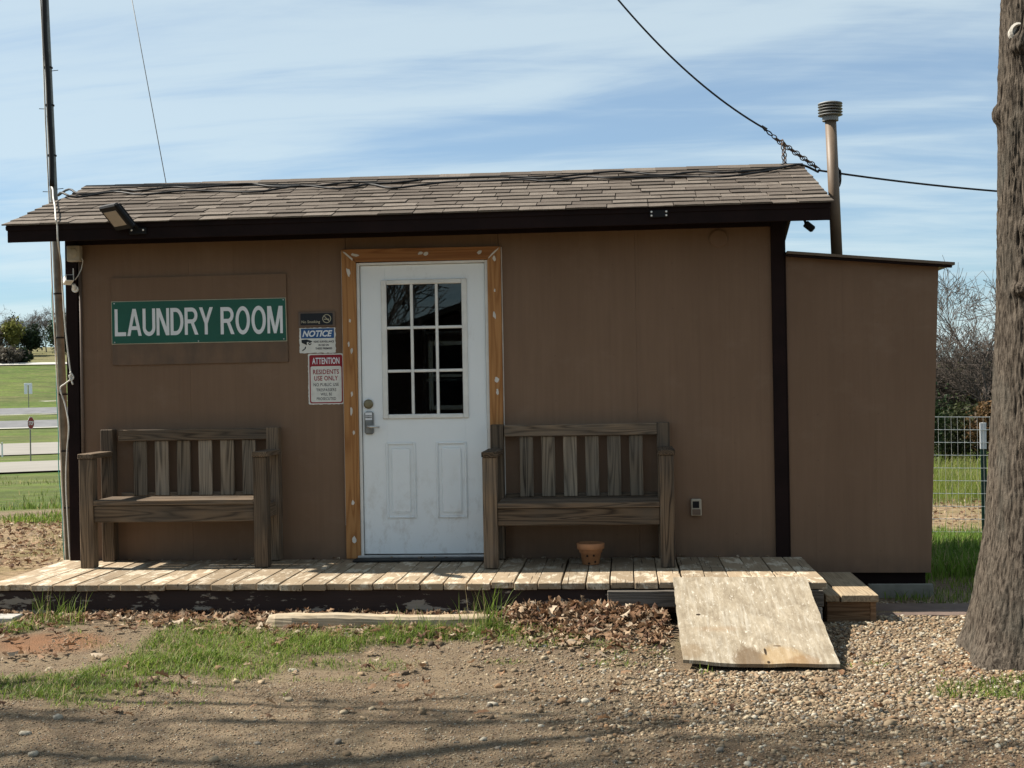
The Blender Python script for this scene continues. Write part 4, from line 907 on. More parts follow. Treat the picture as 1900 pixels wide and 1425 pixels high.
    box('base', 'black_plastic', t, 1.245, 1.335, 0.06, 0.16, 2.592, 2.622, 0.004)
    MB().tube([(1.275, 0.10, 2.595), (1.265, 0.10, 2.565), (1.275, 0.09, 2.54)], 0.013, 8).build('arm', 'black_plastic', t)
    mt = Matrix.Translation((1.295, 0.08, 2.515)) @ Matrix.Rotation(R(40), 4, 'Y')
    MB().box(-0.036, 0.036, -0.025, 0.025, -0.022, 0.022, 0.006, mt).build('head', 'black_plastic', t); MB().box(0.0365, 0.039, -0.018, 0.018, -0.014, 0.014, 0, mt).build('lens', 'galvanised', t)
fixtures()

# ---------------------------------------------------------------- mast, cables, chain
def wiggle(p0, p1, n, amp, seed, ax=(0, 0, 1)):
    r1 = random.Random(seed); p0, p1 = Vector(p0), Vector(p1); ax = Vector(ax); ph = r1.uniform(0, 6); out = []
    for i in range(n+1):
        k = i/n; out.append(p0.lerp(p1, k)+ax*amp*(math.sin(k*9+ph)*0.6+math.sin(k*23+ph*2)*0.4))
    return out
def cables():
    t = thing('mast', 'tall grey metal mast strapped beside the left gable', 'mast', (-4.40, 1.0, 0))
    a, b = Vector((-4.392, 1.0, -0.05)), Vector((-4.545, 1.0, 5.4))
    MB().tube([a, a.lerp(b, .5), b], [0.032, 0.030, 0.027], 12).build('pole', 'mast_grey', t, True)
    for k, z in enumerate((0.55, 1.0, 1.45, 1.9, 2.25, 3.35, 3.75, 4.05)):
        p = a.lerp(b, (z+0.05)/5.45); MB().tube([p-Vector((0, 0, .006)), p+Vector((0, 0, .006))], 0.0355, 12).build('strap', 'black_rubber', t)
    for z, s in ((3.72, -1), (4.02, 1), (3.08, 1), (3.06, -1)):
        p = a.lerp(b, (z+0.05)/5.45); MB().tube([p, p+Vector((s*0.085, -.01, 0.004))], 0.003, 5).build('tie_end', 'black_rubber', t)
    def along(x_off, y_off, z0, z1, amp, seed, n=40): return wiggle(a.lerp(b, (z0+.05)/5.45)+Vector((x_off, y_off, 0)), a.lerp(b, (z1+.05)/5.45)+Vector((x_off, y_off, 0)), n, amp, seed, (1, 0, 0))
    o = MB().tube(along(-0.026, -0.034, 0.05, 5.3, 0.006, 1), 0.006, 6).build('mast_cable', 'cable_white', None, True, (-4.4, 1, 0)); tag(o, 'pale cable strapped up the front of the mast', 'cable')
    o = MB().tube(along(0.012, -0.046, 3.1, 5.3, 0.006, 2), 0.020, 8).build('mast_cable', 'cable_black', None, True, (-4.4, 1, 3)); tag(o, 'thick black cable along the mast above the roof', 'cable')
    o = MB().tube(along(-0.046, -0.01, 0.05, 2.3, 0.010, 3), 0.004, 6).build('mast_cable', 'cable_teal', None, True, (-4.4, 1, 0)); tag(o, 'thin green wire down the left side of the lower mast', 'wire')
    # white wire hanging in front: over the eave, then down past the corner
    pts = [(-4.36, 0.70, 3.05), (-4.27, 0.52, 3.0), (-4.168, 0.30, 2.905), (-3.999, -0.05, 2.785), (-3.82, -0.44, 2.652), (-3.80, -0.462, 2.60), (-3.80, -0.455, 2.483), (-3.86, -0.28, 2.37), (-3.93, -0.10, 2.18), (-3.936, -0.06, 1.956), (-3.927, -0.05, 1.803), (-3.905, -0.05, 1.603), (-3.898, -0.05, 1.565), (-3.951, -0.04, 1.527), (-3.992, -0.03, 1.49), (-3.96, -0.025, 1.374), (-3.935, -0.03, 1.227), (-3.96, -0.01, 1.034), (-3.975, 0.0, 0.803), (-3.963, 0.0, 0.454), (-3.96, 0.01, 0.27)]
    def smooth(p, n=6):
        p = [Vector(q) for q in p]; out = []
        for i in range(len(p)-1):
            p0, p1, p2, p3 = p[max(i-1, 0)], p[i], p[i+1], p[min(i+2, len(p)-1)]
            for k in range(n):
                s = k/n; out.append(0.5*((2*p1)+(p2-p0)*s+(2*p0-5*p1+4*p2-p3)*s*s+(3*p1-p0-3*p2+p3)*s**3))
        return out+[p[-1]]
    o = MB().tube(smooth(pts), 0.0055, 6).build('loose_wire', 'cable_white', None, True, (-4, 0, 0.3)); tag(o, 'loose white wire hanging over the eave down the left corner', 'wire')
    o = MB().tube(smooth([(-3.905, -0.06, 1.61), (-3.88, -0.06, 1.575), (-3.90, -0.06, 1.55), (-3.91, -0.06, 1.59), (-3.885, -0.06, 1.52)], 5), 0.006, 6).build('wire_knot', 'cable_white', None, True, (-3.92, -.06, 1.55)); tag(o, 'white wire knot at the middle of the left corner board', 'wire')
    # guy wire behind the roof
    o = MB().tube([(-3.65, 1.35, 2.95), (-4.02, 1.35, 5.1)], 0.0035, 5).build('guy_wire', 'galvanised', None, True, (-3.65, 1.35, 2.95)); tag(o, 'thin straight guy wire rising behind the left of the roof', 'wire')
    # black cables lying on the roof
    def on_roof(x, v, lift=0.030):
        y = EAVE_Y+(RIDGE_Y-EAVE_Y)*v; return Vector((x, y-math.sin(ANG)*lift, EAVE_Z+(RIDGE_Z-EAVE_Z)*v+math.cos(ANG)*lift))
    r1 = random.Random(8)
    def roof_cable(seed, v0, amp, lab):
        r2 = random.Random(seed); p = [Vector((-4.41, 0.93, 3.02)), on_roof(-4.20, v0, 0.05)]
        x = -4.05
        while x < 1.2: p.append(on_roof(x, v0+r2.uniform(-amp, amp), 0.024+r2.uniform(0, 0.012))); x += r2.uniform(0.18, 0.32)
        p += [on_roof(1.25, 0.90), on_roof(1.36, 0.93, 0.03), Vector((1.50, 0.99, 3.03))]
        o = MB().tube(smooth(p, 4), 0.0085, 6).build('roof_cable', 'cable_black', None, True, (-1.4, 0.7, 3.0)); tag(o, lab, 'cable')
    roof_cable(31, 0.80, 0.085, 'upper black cable snaking along the shingles near the ridge'); roof_cable(32, 0.70, 0.07, 'lower black cable wandering along the shingles below the other')
    # overhead line from top to the chain, then on to the right
    Yc = 1.0
    A = Vector((0.0, Yc, 4.42)); B = Vector((1.105, Yc, 3.375)); pts = []
    for i in range(-14, 21):
        k = i/20; p = A.lerp(B, k); p.z -= 0.09*(1-(2*k-1)**2)*(0 if k < 0 else 1); 
        if k < 0: p = A+(A-B)*(-k)*1.0+Vector((0, 0, 0.12*(-k)))
        pts.append(p)
    o = MB().tube(pts, 0.0075, 6).build('overhead_cable', 'cable_black', None, True, B); tag(o, 'black overhead cable running up and left from the chain', 'cable')
    o = MB().tube([(1.085, Yc, 3.395), (1.12, Yc, 3.362)], [0.008, 0.016], 8).tube(smooth([(1.118, Yc, 3.362), (1.15, Yc, 3.345), (1.165, Yc, 3.318), (1.135, Yc, 3.330), (1.118, Yc, 3.36)], 4), 0.005, 6).build('cable_clamp', 'cable_black', None, False, (1.12, Yc, 3.36)); tag(o, 'looped cable clamp where the overhead cable meets the chain', 'clamp')
    # chain links
    lm = bmesh.new(); n, sd = 12, 5; rings = []
    for i in range(n):
        a_ = 2*math.pi*i/n; c = Vector((0.021*math.cos(a_), 0.0125*math.sin(a_), 0)); rad = Vector((math.cos(a_), math.sin(a_), 0))
        rings.append([lm.verts.new(c+rad*0.0042*math.cos(2*math.pi*k/sd)+Vector((0, 0, 0.0042*math.sin(2*math.pi*k/sd)))) for k in range(sd)])
    for i in range(n):
        for k in range(sd): lm.faces.new((rings[i][k], rings[(i+1) % n][k], rings[(i+1) % n][(k+1) % sd], rings[i][(k+1) % sd]))
    me = bpy.data.meshes.new('chain_link'); lm.to_mesh(me); lm.free(); me.materials.append(M['chain_rust']); me.polygons.foreach_set('use_smooth', [True]*len(me.polygons))
    def chain(name_label, p, q, strands):
        p, q = Vector(p), Vector(q); t = thing('chain', name_label, 'chain', p); d = (q-p); nl = max(2, int(d.length/0.033)); rot = d.to_track_quat('X', 'Z')
        for s in range(strands):
            for i in range(nl):
                o = bpy.data.objects.new('link', me); COL.objects.link(o); o.parent = t
                o.location = d*((i+0.5)/nl)+Vector((0, 0.0, -0.022*s))+Vector((0.012*s, 0, 0)); o.rotation_euler = (rot @ Euler((R(25 if (i+s) % 2 else 105), 0, 0)).to_quaternion()).to_euler()
    chain('rusty doubled chain slanting from cable clamp to the roof end', (1.165, Yc, 3.318), (1.50, Yc, 3.065), 2)
    chain('short rusty chain hanging straight down onto the roof ridge', (1.232, Yc-0.05, 3.275), (1.240, Yc-0.06, 3.085), 2)
    p = []
    for i in range(41):
        k = i/40; p.append(Vector((1.50+k*5.2, 1.0+k*1.6, 3.045-0.42*k*(1-k)-0.25*k+0.55*k*k*0.4)))
    o = MB().tube(p, 0.008, 6).build('side_cable', 'cable_black', None, True, (1.5, 1, 3.0)); tag(o, 'black cable running right from the roof end behind the tree', 'cable')
    pp = []
    for i in range(90):
        a_ = i*0.22; r_ = 0.060+0.012*math.sin(i*0.37); pp.append((1.60+0.55*r_*math.cos(a_)+0.035, 1.02+0.02*math.cos(a_*1.1), 2.985+r_*1.25*math.sin(a_)))
    o = MB().tube(pp, 0.0055, 5).build('cable_coil', 'cable_black', None, True, (1.63, 1.0, 2.98)); tag(o, 'coil of spare black cable hanging behind the flue pipe', 'cable coil')
cables()

# ---------------------------------------------------------------- trees
def grow(rn, segs, p, d, L, r, lev, maxlev, spread, up, nseg, kids, wob):
    pts = [p.copy()]; rs = [r]; d = d.normalized()
    for i in range(nseg):
        d = (d+Vector((rn.uniform(-1, 1), rn.uniform(-1, 1), rn.uniform(-1, 1)))*wob+Vector((0, 0, up))).normalized()
        p = p+d*(L/nseg); pts.append(p.copy()); rs.append(r*(1-(i+1)/nseg*(0.62 if lev < maxlev else 0.85)))
    segs.append((lev, pts, rs))
    if lev >= maxlev: return
    for k in range(kids[lev]):
        f = rn.uniform(0.32 if lev else 0.30, 1.0); i = min(int(f*nseg), nseg-1); q = pts[i].lerp(pts[i+1], f*nseg-i)
        base = (pts[i+1]-pts[i]).normalized(); a = rn.uniform(0, 2*math.pi)
        o = base.orthogonal().normalized(); o.rotate(Matrix.Rotation(a, 3, base).to_quaternion()); ang = rn.uniform(0.45, 1.0)*spread
        grow(rn, segs, q, base*math.cos(ang)+o*math.sin(ang), L*rn.uniform(0.42, 0.70), rs[i]*rn.uniform(0.42, 0.62), lev+1, maxlev, spread, up, max(3, nseg-1), kids, wob)
def seg_mesh(segs, sides):
    V, Fc = [], []; n0 = 0
    for lev, pts, rs in segs:
        sd = sides[min(lev, len(sides)-1)]; P = np.array([tuple(q) for q in pts]); n = len(P)
        D = np.empty_like(P); D[1:-1] = P[2:]-P[:-2]; D[0] = P[1]-P[0]; D[-1] = P[-1]-P[-2]; D /= np.linalg.norm(D, axis=1)[:, None]+1e-9
        ref = np.array([0.31, 0.77, 0.2]) if abs(D[0][2]) > 0.7 else np.array([0, 0, 1.0])
        A = np.stack([D[:, 1]*ref[2]-D[:, 2]*ref[1], D[:, 2]*ref[0]-D[:, 0]*ref[2], D[:, 0]*ref[1]-D[:, 1]*ref[0]], 1); A /= np.linalg.norm(A, axis=1)[:, None]+1e-9; B = np.stack([D[:, 1]*A[:, 2]-D[:, 2]*A[:, 1], D[:, 2]*A[:, 0]-D[:, 0]*A[:, 2], D[:, 0]*A[:, 1]-D[:, 1]*A[:, 0]], 1)
        an = 2*np.pi*np.arange(sd)/sd
        ring = P[:, None, :]+(A[:, None, :]*np.cos(an)[None, :, None]+B[:, None, :]*np.sin(an)[None, :, None])*np.array(rs)[:, None, None]
        V.append(ring.reshape(-1, 3)); idx = n0+np.arange(n*sd).reshape(n, sd); nx = np.roll(idx, -1, 1)
        Fc.append(np.stack([idx[:-1], nx[:-1], nx[1:], idx[1:]], -1).reshape(-1, 4)); n0 += n*sd
    return np.concatenate(V), np.concatenate(Fc)
def bare_tree(label, x, y, h, r, seed, kids=(7, 6, 5, 4), maxlev=4, spread=1.0, up=0.05, mat='twig', lean=(0, 0), group=None, sides=(8, 6, 4, 3, 3), twigr=0.004, name='bare_tree', nseg=7, wob=0.13, prune=None):
    rn = random.Random(seed); z = gz(x, y); t = thing(name, label, 'tree', (x, y, z), group); segs = []
    grow(rn, segs, Vector((0, 0, -0.1)), Vector((lean[0], lean[1], 1)), h*0.72, r, 0, maxlev, spread, up, nseg, kids, wob)
    segs = [(l, p, [max(q, twigr) for q in rs]) for l, p, rs in segs if prune is None or l == 0 or (max(abs(q.y) for q in p) < prune and not any(q.x > 2.0 and q.z < 5.6 for q in p))]
    for nm, sel in (('trunk', [s for s in segs if s[0] == 0]), ('crown', [s for s in segs if s[0] > 0])):
        v, f = seg_mesh(sel, sides); mesh_np(nm, v, f, mat, t, smooth=True, col=np.full((len(v), 3), 1.0))
    return t
def leaf_cloud(n, rad, rn, size, cols, hollow=0.3, clumps=14, flat=1.0):
    c = rn.normal(size=(clumps, 3)); c /= np.linalg.norm(c, axis=1)[:, None]; c *= rn.uniform(hollow, 0.85, (clumps, 1)); c *= np.array(rad)
    k = rn.integers(0, clumps, n); off = rn.normal(size=(n, 3))*0.22*np.array(rad)
    P = c[k]+off; tone = rn.uniform(0, 1, clumps)[k]*0.6+rn.uniform(0, 0.4, n)
    a = rn.normal(size=(n, 3)); a /= np.linalg.norm(a, axis=1)[:, None]; b = rn.normal(size=(n, 3)); b -= a*(a*b).sum(1)[:, None]; b /= np.linalg.norm(b, axis=1)[:, None]
    s = size*rn.uniform(0.6, 1.4, (n, 1)); V = np.stack([P-a*s, P+b*s*0.5, P+a*s, P-b*s*0.5], 1).reshape(-1, 3)
    col = np.array(cols[0])[None]*(1-tone[:, None])+np.array(cols[1])[None]*tone[:, None]
    return V, np.arange(n*4).reshape(n, 4), np.repeat(col, 4, 0)
def leafy(name, label, cat, x, y, rad, zc, seed, cols, n, size, trunk_r=0.05, group=None, flat=1.0):
    z = gz(x, y); t = thing(name, label, cat, (x, y, z), group); rn = np.random.default_rng(seed)
    V, Fc, C = leaf_cloud(n, rad, rn, size, cols, 0.25, 18); V[:, 2] += zc; V[:, 2] = np.maximum(V[:, 2], 0.02)
    mesh_np('crown', V, Fc, 'foliage', t, col=C)
    r2 = random.Random(seed); segs = []
    grow(r2, segs, Vector((0, 0, -0.1)), Vector((0, 0, 1)), (zc+rad[2]*0.5), trunk_r, 0, 2, 0.9, 0.05, 6, (6, 3), 0.1)
    v, f = seg_mesh(segs, (7, 4, 3)); mesh_np('trunk', v, f, 'twig', t, smooth=True, col=np.full((len(v), 3), 1.0)); return t

def near_tree():
    """the big trunk at the right edge"""
    cx, cy = 2.155, -2.2; base = gz(cx, cy)-0.08
    t = thing('oak_tree', 'thick rough-barked tree trunk at the right edge of the gravel', 'tree', (cx, cy, base))
    na, nz = 380, 560; H = 5.2
    a = np.linspace(0, 2*np.pi, na, endpoint=False); zz = np.concatenate([np.linspace(0, 3.6, nz-60), np.linspace(3.62, H, 60)])
    A, Zs = np.meshgrid(a, zz); hh = Zs
    r = np.interp(hh, [0, 0.08, 0.18, 0.37, 0.72, 1.27, 1.81, 2.5, 2.85, 3.45, 5.2], [0.50, 0.46, 0.425, 0.385, 0.325, 0.288, 0.247, 0.228, 0.225, 0.200, 0.17])
    r = r*(1+0.10*np.exp(-hh/0.30)*np.cos(A*5+0.2+0.4*np.sin(A*2)))+0.008*np.sin(A*3+hh*0.8)
    r = r+0.014*vnoise(np.cos(A)*2, np.sin(A)*2, hh*1.2)
    # furrowed bark: ridged noise stretched upward, warped
    wx = 0.5*fbm(np.cos(A)*4, np.sin(A)*4, hh*3, 3)
    u, w = np.cos(A)*12.5+wx, np.sin(A)*12.5+wx
    rid = 1-np.abs(fbm(u*1.7, w*1.7, hh*6.0, 3))*2.6; rid2 = 1-np.abs(vnoise(u*3.2, w*3.2, hh*14))*1.6
    bark = np.clip(rid, -0.5, 1)*0.60+rid2*0.35+0.25*fbm(u*5, w*5, hh*22, 2)
    r = r+0.0145*bark
    for ka, kz, kr in ((math.pi*1.02, 2.80, 0.045), (math.pi*1.23, 3.12, 0.05), (math.pi*1.33, 2.20, 0.04), (math.pi*1.25, 1.9, 0.03)):     # knots and swellings
        da = (A-ka+np.pi) % (2*np.pi)-np.pi; q = np.hypot(da*0.2, (hh-kz)); r = r+0.05*np.exp(-(q/kr)**2)-0.022*np.exp(-(q/(kr*0.45))**2)
    lx = 0.010*np.sin(hh*1.9)
    X = lx+r*np.cos(A); Y = r*np.sin(A); V = np.stack([X, Y, hh], -1).reshape(-1, 3)
    idx = np.arange(na*nz).reshape(nz, na); nx = np.roll(idx, -1, 1)
    Fc = np.stack([idx[:-1], nx[:-1], nx[1:], idx[1:]], -1).reshape(-1, 4)
    tone = 0.92+0.16*fbm(np.cos(A)*3, np.sin(A)*3, hh*2, 3)
    C = np.repeat(tone.reshape(-1, 1), 3, 1)
    mesh_np('trunk', V, Fc, 'bark', t, col=C, smooth=True)
    rn = random.Random(77); segs = []
    for k in range(6):
        aa = rn.uniform(-1.4, 1.4); grow(rn, segs, Vector((0, 0, rn.uniform(4.3, 5.1))), Vector((math.cos(aa)*0.8, math.sin(aa)*0.8, 0.8)), 3.4, 0.085, 1, 4, 0.9, 0.04, 7, (0, 6, 5, 4), 0.13)
    v, f = seg_mesh(segs, (8, 7, 5, 3, 3)); mesh_np('crown', v, f, 'twig', t, smooth=True, col=np.ones((len(v), 3)))
    # broken branch stub ring
    MB().lathe((cx-0.170, cy-0.125, base+3.18), [(0.040, 0.03), (0.046, -0.020), (0.034, -0.028), (0.022, -0.012)], 18, 1).build('branch_scar', 'dead_wood', t)
near_tree()

# bare trees left of the frame, whose branches shade the gravel in front
bare_tree('bare tree standing left of the view, nearest the gravel', -6.8, -4.2, 8.0, 0.19, 501, (12, 7, 5, 4), 4, 1.05, 0.03, 'twig', (0.02, 0.0), None, twigr=0.0075, prune=2.0)
bare_tree('bare tree standing left of the view, farther back', -8.9, -4.5, 9.5, 0.21, 502, (14, 9, 6, 5), 4, 1.05, 0.03, 'twig', (0.03, 0.0), None, twigr=0.0075, prune=2.0)

def background_right():
    spec = [(10.6, 29.0, 4.5, 0.105, 1, 'forked bare tree standing tallest behind the wire fence'), (8.6, 30.5, 3.2, 0.07, 2, 'thin bare tree beside the shed corner behind the fence'),
            (12.2, 31, 3.5, 0.08, 3, 'bare tree half hidden by the near trunk, behind the fence'), (9.6, 35, 3.6, 0.08, 4, 'bare tree in the second row behind the fence, middle'),
            (11.6, 36, 3.7, 0.08, 5, 'bare tree in the second row behind the fence, right'), (8.3, 37, 3.4, 0.07, 6, 'bare tree in the second row behind the fence, left'), (13.6, 34, 3.4, 0.07, 7, 'bare tree far right behind the near trunk')]
    for x, y, h, r, s, lab in spec: bare_tree(lab, x, y, h, r, 600+s, (10, 8, 6, 5) if s == 1 else (12, 8, 6, 5), 4, 1.05, 0.05, 'twig', (rng.uniform(-.1, .1), 0), 'bare trees behind the fence', (7, 5, 4, 3, 3), 0.0065)
    G = [((0.012, 0.026, 0.010), (0.045, 0.07, 0.022)), ((0.02, 0.03, 0.012), (0.06, 0.07, 0.03)), ((0.06, 0.038, 0.018), (0.17, 0.10, 0.045))]
    sh = [(7.9, 27.0, (1.1, .9, 1.3), 1.25, 0, 'dark evergreen shrub against the shed corner behind the fence'), (9.5, 28.0, (1.0, .9, .9), 0.9, 1, 'low dark green shrub below the forked bare tree'), (10.2, 27.2, (0.8, .7, .75), 1.1, 2, 'russet brown shrub below the forked bare tree'), (11.2, 28.0, (1.1, .9, 1.0), 0.9, 1, 'dark green shrub left of the near trunk behind the fence'), (8.7, 33, (1.6, 1.2, 1.2), 1.4, 0, 'dark evergreen bush deep in the thicket, left'), (12.0, 33, (1.7, 1.2, 1.3), 1.4, 0, 'dark evergreen bush deep in the thicket, right'), (10.3, 33.5, (1.4, 1.2, 1.1), 1.1, 0, 'dark evergreen bush deep in the thicket, middle')]
    G.append(((0.045, 0.036, 0.029), (0.12, 0.10, 0.082)))
    sh += [(9.0, 32.0, (1.5, 1, 1.4), 2.3, 3, 'grey brown twiggy thicket left of the forked bare tree'), (10.9, 32.4, (1.5, 1, 1.4), 2.3, 3, 'grey brown twiggy thicket behind the forked bare tree'), (12.7, 32.6, (1.5, 1, 1.4), 2.3, 3, 'grey brown twiggy thicket behind the near trunk')]
    for i, (x, y, rad, zc, g, lab) in enumerate(sh): leafy('shrub', lab, 'shrub', x, y, rad, zc, 700+i, G[g], 5200, 0.055, 0.04, 'shrubs behind the fence')
background_right()

def background_left():
    def at(s, off):  # s: distance measure down the valley, off: metres to the right
        n = np.array([-0.43, 0.903]); n = n/np.linalg.norm(n); tn = np.array([n[1], -n[0]]); p = np.array([0, -8.94])+n*s/0.937+tn*off; return float(p[0]), float(p[1])
    k = 0
    for s, off, h, lab in [(285, -8.5, 9, 'grey bare tree at the left of the hill row'), (300, -3.0, 8, 'low grey bare tree left of the evergreens on the hill'), (318, 4.8, 9.5, 'pale bare tree right of the evergreens on the hill'), (325, 8, 10, 'tall pale bare tree beside the mast on the hill'), (322, 1.0, 8.5, 'bare tree behind the evergreens on the hill'), (300, -13, 9, 'bare tree at the far left end of the hill row'), (330, 12, 9, 'bare tree right of the mast on the hill')]:
        x, y = at(s, off); k += 1
        bare_tree(lab, x, y, h, 0.16, 800+k, (10, 7, 5, 3), 4, 1.1, 0.05, 'twig_far', (0, 0), 'bare trees on the far hill', (5, 4, 3, 3, 3), 0.022, nseg=5)
    D = ((0.010, 0.020, 0.010), (0.030, 0.048, 0.020)); Yl = ((0.10, 0.11, 0.025), (0.22, 0.22, 0.06)); B = ((0.06, 0.05, 0.04), (0.13, 0.115, 0.09))
    for i, (s, off, rad, zc, c, lab) in enumerate([(300, 1.2, (3.0, 3, 3.6), 4.0, D, 'round dark evergreen in the middle of the hill row'), (312, -2.8, (1.6, 1.6, 4.2), 5.2, D, 'pointed dark evergreen rising behind the yellow tree'), (306, 7.4, (3.2, 3, 4.4), 4.8, D, 'dark evergreen on the hill just left of the mast'), (296, -3.2, (2.8, 2.5, 2.8), 5.2, Yl, 'yellow-green budding tree left of the evergreen on the hill'),
                                                  (262, -3.6, (3.6, 3, 2.1), 1.9, B, 'brown thicket bush on the slope below the trees'), (264, -0.6, (1.6, 1.5, 1.5), 1.4, D, 'dark rounded bush at the right of the brown thicket'), (268, -8.5, (3.4, 3, 2.2), 1.8, B, 'brown thicket bush at the left edge of the slope'), (296, -7.0, (4, 3, 3.2), 3.0, B, 'grey brown thicket under the left bare trees')]):
        x, y = at(s, off); leafy('hill_tree' if zc > 3 else 'hill_bush', lab, 'tree' if zc > 3 else 'bush', x, y, rad, zc, 900+i, c, 2600, 0.36, 0.12, 'evergreens and bushes on the far hill')
    # stop sign, side-on
    x, y = at(67, -4.85); x, y = -29.9, 54.2
    z = gz(x, y); t = thing('stop_sign', 'small red stop sign on a thin post across the grass', 'sign', (x, y, z))
    MB().tube([(x, y, z-0.2), (x, y, z+2.2)], 0.035, 8).build('post', 'mast_grey', t)
    ang = R(28)+math.pi*0; e = Vector((math.cos(R(86)), math.sin(R(86)), 0)); nn = Vector((e.y, -e.x, 0))
    def octo(rad, off): return [Vector((x, y, z+1.92))+nn*off+e*rad*math.cos(R(22.5+45*k))+Vector((0, 0, rad*math.sin(R(22.5+45*k)))) for k in range(8)]
    MB().prism(octo(0.335, 0.04), nn*0.006).build('border', 'sign_white', t); MB().prism(octo(0.315, 0.0465), nn*0.004).build('plate', 'stop_red', t)
    o = letters('STOP', t, 'sign_white', 0, 0, 0.21, 0.46, 0, 0.02)
    co = np.zeros(len(o.data.vertices)*3); o.data.vertices.foreach_get('co', co); co = co.reshape(-1, 3)+np.array(ORG[t.name]); c0 = co.min(0)*0.5+co.max(0)*0.5
    P = np.array([x, y, z+1.92])+np.outer(co[:, 0]-c0[0], np.array(e))+np.outer(co[:, 2]-c0[2], [0, 0, 1])+np.array(nn)*0.052-np.array(ORG[t.name]); o.data.vertices.foreach_set('co', P.ravel()); o.data.update()
    # highway sign seen from behind, and a delineator post
    x, y = -87.5, 175.5; z = gz(x, y); t = thing('road_sign', 'pale rectangular road sign on the green slope beyond the highway', 'sign', (x, y, z))
    MB().tube([(x, y, z-0.3), (x, y, z+3.4)], 0.06, 6).build('post', 'mast_grey', t); box('panel', 'sign_white', t, x-0.62, x-0.12, y-0.10, y-0.07, z+2.0, z+3.45, 0.01); box('panel', 'sign_white', t, x+0.12, x+0.62, y-0.10, y-0.07, z+2.0, z+3.45, 0.01); box('panel', 'sign_white', t, x-0.62, x+0.62, y-0.14, y-0.105, z+3.3, z+3.6, 0.01)
    x, y = -39.5, 70.5; z = gz(x, y); t = thing('delineator_post', 'thin white marker post at the far left by the pale road', 'post', (x, y, z)); box('post', 'sign_white', t, x-0.05, x+0.05, y-0.02, y+0.02, z-0.1, z+0.95, 0.005); box('reflector', 'lens', t, x-0.03, x+0.03, y-0.026, y-0.021, z+0.78, z+0.9, 0)
background_left()

# house behind the camera, seen only as a reflection in the door glass
def opposite_house():
    t = thing('neighbour_house', 'dark house across the yard, reflected in the door glass', 'house', (-2, -24, 0))
    MB().prism([(-8.6, -21, -0.1), (4.5, -21, -0.1), (4.5, -21, 1.75), (-2.0, -21, 3.75), (-8.6, -21, 1.6)], (0, -8, 0)).build('wall', 'old_siding', t)
    for p, q in (((-9.0, 1.50), (-2.0, 3.80)), ((-2.0, 3.80), (5.0, 1.60))):
        MB().prism([(p[0], -20.6, p[1]), (q[0], -20.6, q[1]), (q[0], -20.6, q[1]+0.12), (p[0], -20.6, p[1]+0.12)], (0, -9, 0)).build('roof', 'old_roof', t)
    w = MB()
    for a, b, c, d in ((-4.5, -4.4, 0.9, 2.5), (-3.5, -3.4, 0.9, 2.5), (-4.4, -3.5, 2.4, 2.5), (-4.4, -3.5, 0.9, 1.0), (-4.4, -3.5, 1.66, 1.72)): w.box(a, b, -20.98, -20.93, c, d)
    w.build('window_frame', 'white_trim', t); box('window_pane', 'black_plastic', t, -4.4, -3.5, -20.995, -20.985, 1.0, 2.4, 0)
opposite_house()

bare_tree('unseen bare tree added for dark reflections in the door panes', -6.0, -19.0, 5.0, 0.11, 555, (9, 6, 5, 3), 4, 0.9, 0.05, 'twig', (0.12, 0), None, twigr=0.012)  # out of view, put in for post-like dark shapes reflected in the glass

# ---------------------------------------------------------------- wire fence
def fence():
    y = 2.65; t = thing('wire_fence', 'welded wire fence with dark green post right of the shed', 'fence', (3.0, y, 0))
    zs = [0.11+k*0.1115 for k in range(10)]
    for z in zs: MB().tube([(2.2, y, z+0.015), (2.8, y, z+0.002), (3.16, y, z-0.004), (5.5, y+0.1, z)], 0.0028, 5).build('horizontal_wire', 'wire', t)
    x = 2.25
    while x < 4.2: MB().tube([(x, y+0.003, 0.02), (x+rng.uniform(-.004, .004), y+0.003, zs[-1]+0.002)], 0.0009, 4).build('vertical_wire', 'wire', t); x += 0.055
    MB().box(3.105, 3.155, y+0.012, y+0.020, -0.2, 0.83, 0.001).box(3.126, 3.134, y+0.0205, y+0.05, -0.2, 0.83).build('post', 'post_green', t)
    MB().box(3.103, 3.157, y+0.0115, y+0.0205, 0.831, 1.06, 0.001).box(3.125, 3.135, y+0.021, y+0.05, 0.831, 1.06).build('post_tip', 'sign_white', t)
fence()

# ---------------------------------------------------------------- ground cover: pebbles, leaves, grass
def ico(sub):
    b = bmesh.new(); bmesh.ops.create_icosphere(b, subdivisions=sub, radius=1.0); b.verts.ensure_lookup_table()
    v = np.array([tuple(q.co) for q in b.verts]); f = np.array([[q.index for q in c.verts] for c in b.faces]); b.free(); return v, f
def blocked(x, y):
    ramp = (x > 0.25) & (x < 1.09) & (y > -2.32); dk = (y > -1.08) & (x < 1.2) & (x > -4.02) & (y < 1.95); st = (x > 1.18) & (x < 1.52) & (y > -1.05); sh = (y > -0.1) & (x < 2.1) & (y < 1.4)
    tb = (np.abs(y+1.43) < 0.07) & (x > -2.13) & (x < -0.79); sl = (np.abs((x-1.93)/0.5)**4+np.abs((y+0.62)/0.22)**4) < 1; tr = np.hypot(x-2.135, y+2.2) < 0.42
    return ramp | dk | st | sh | tb | sl | tr
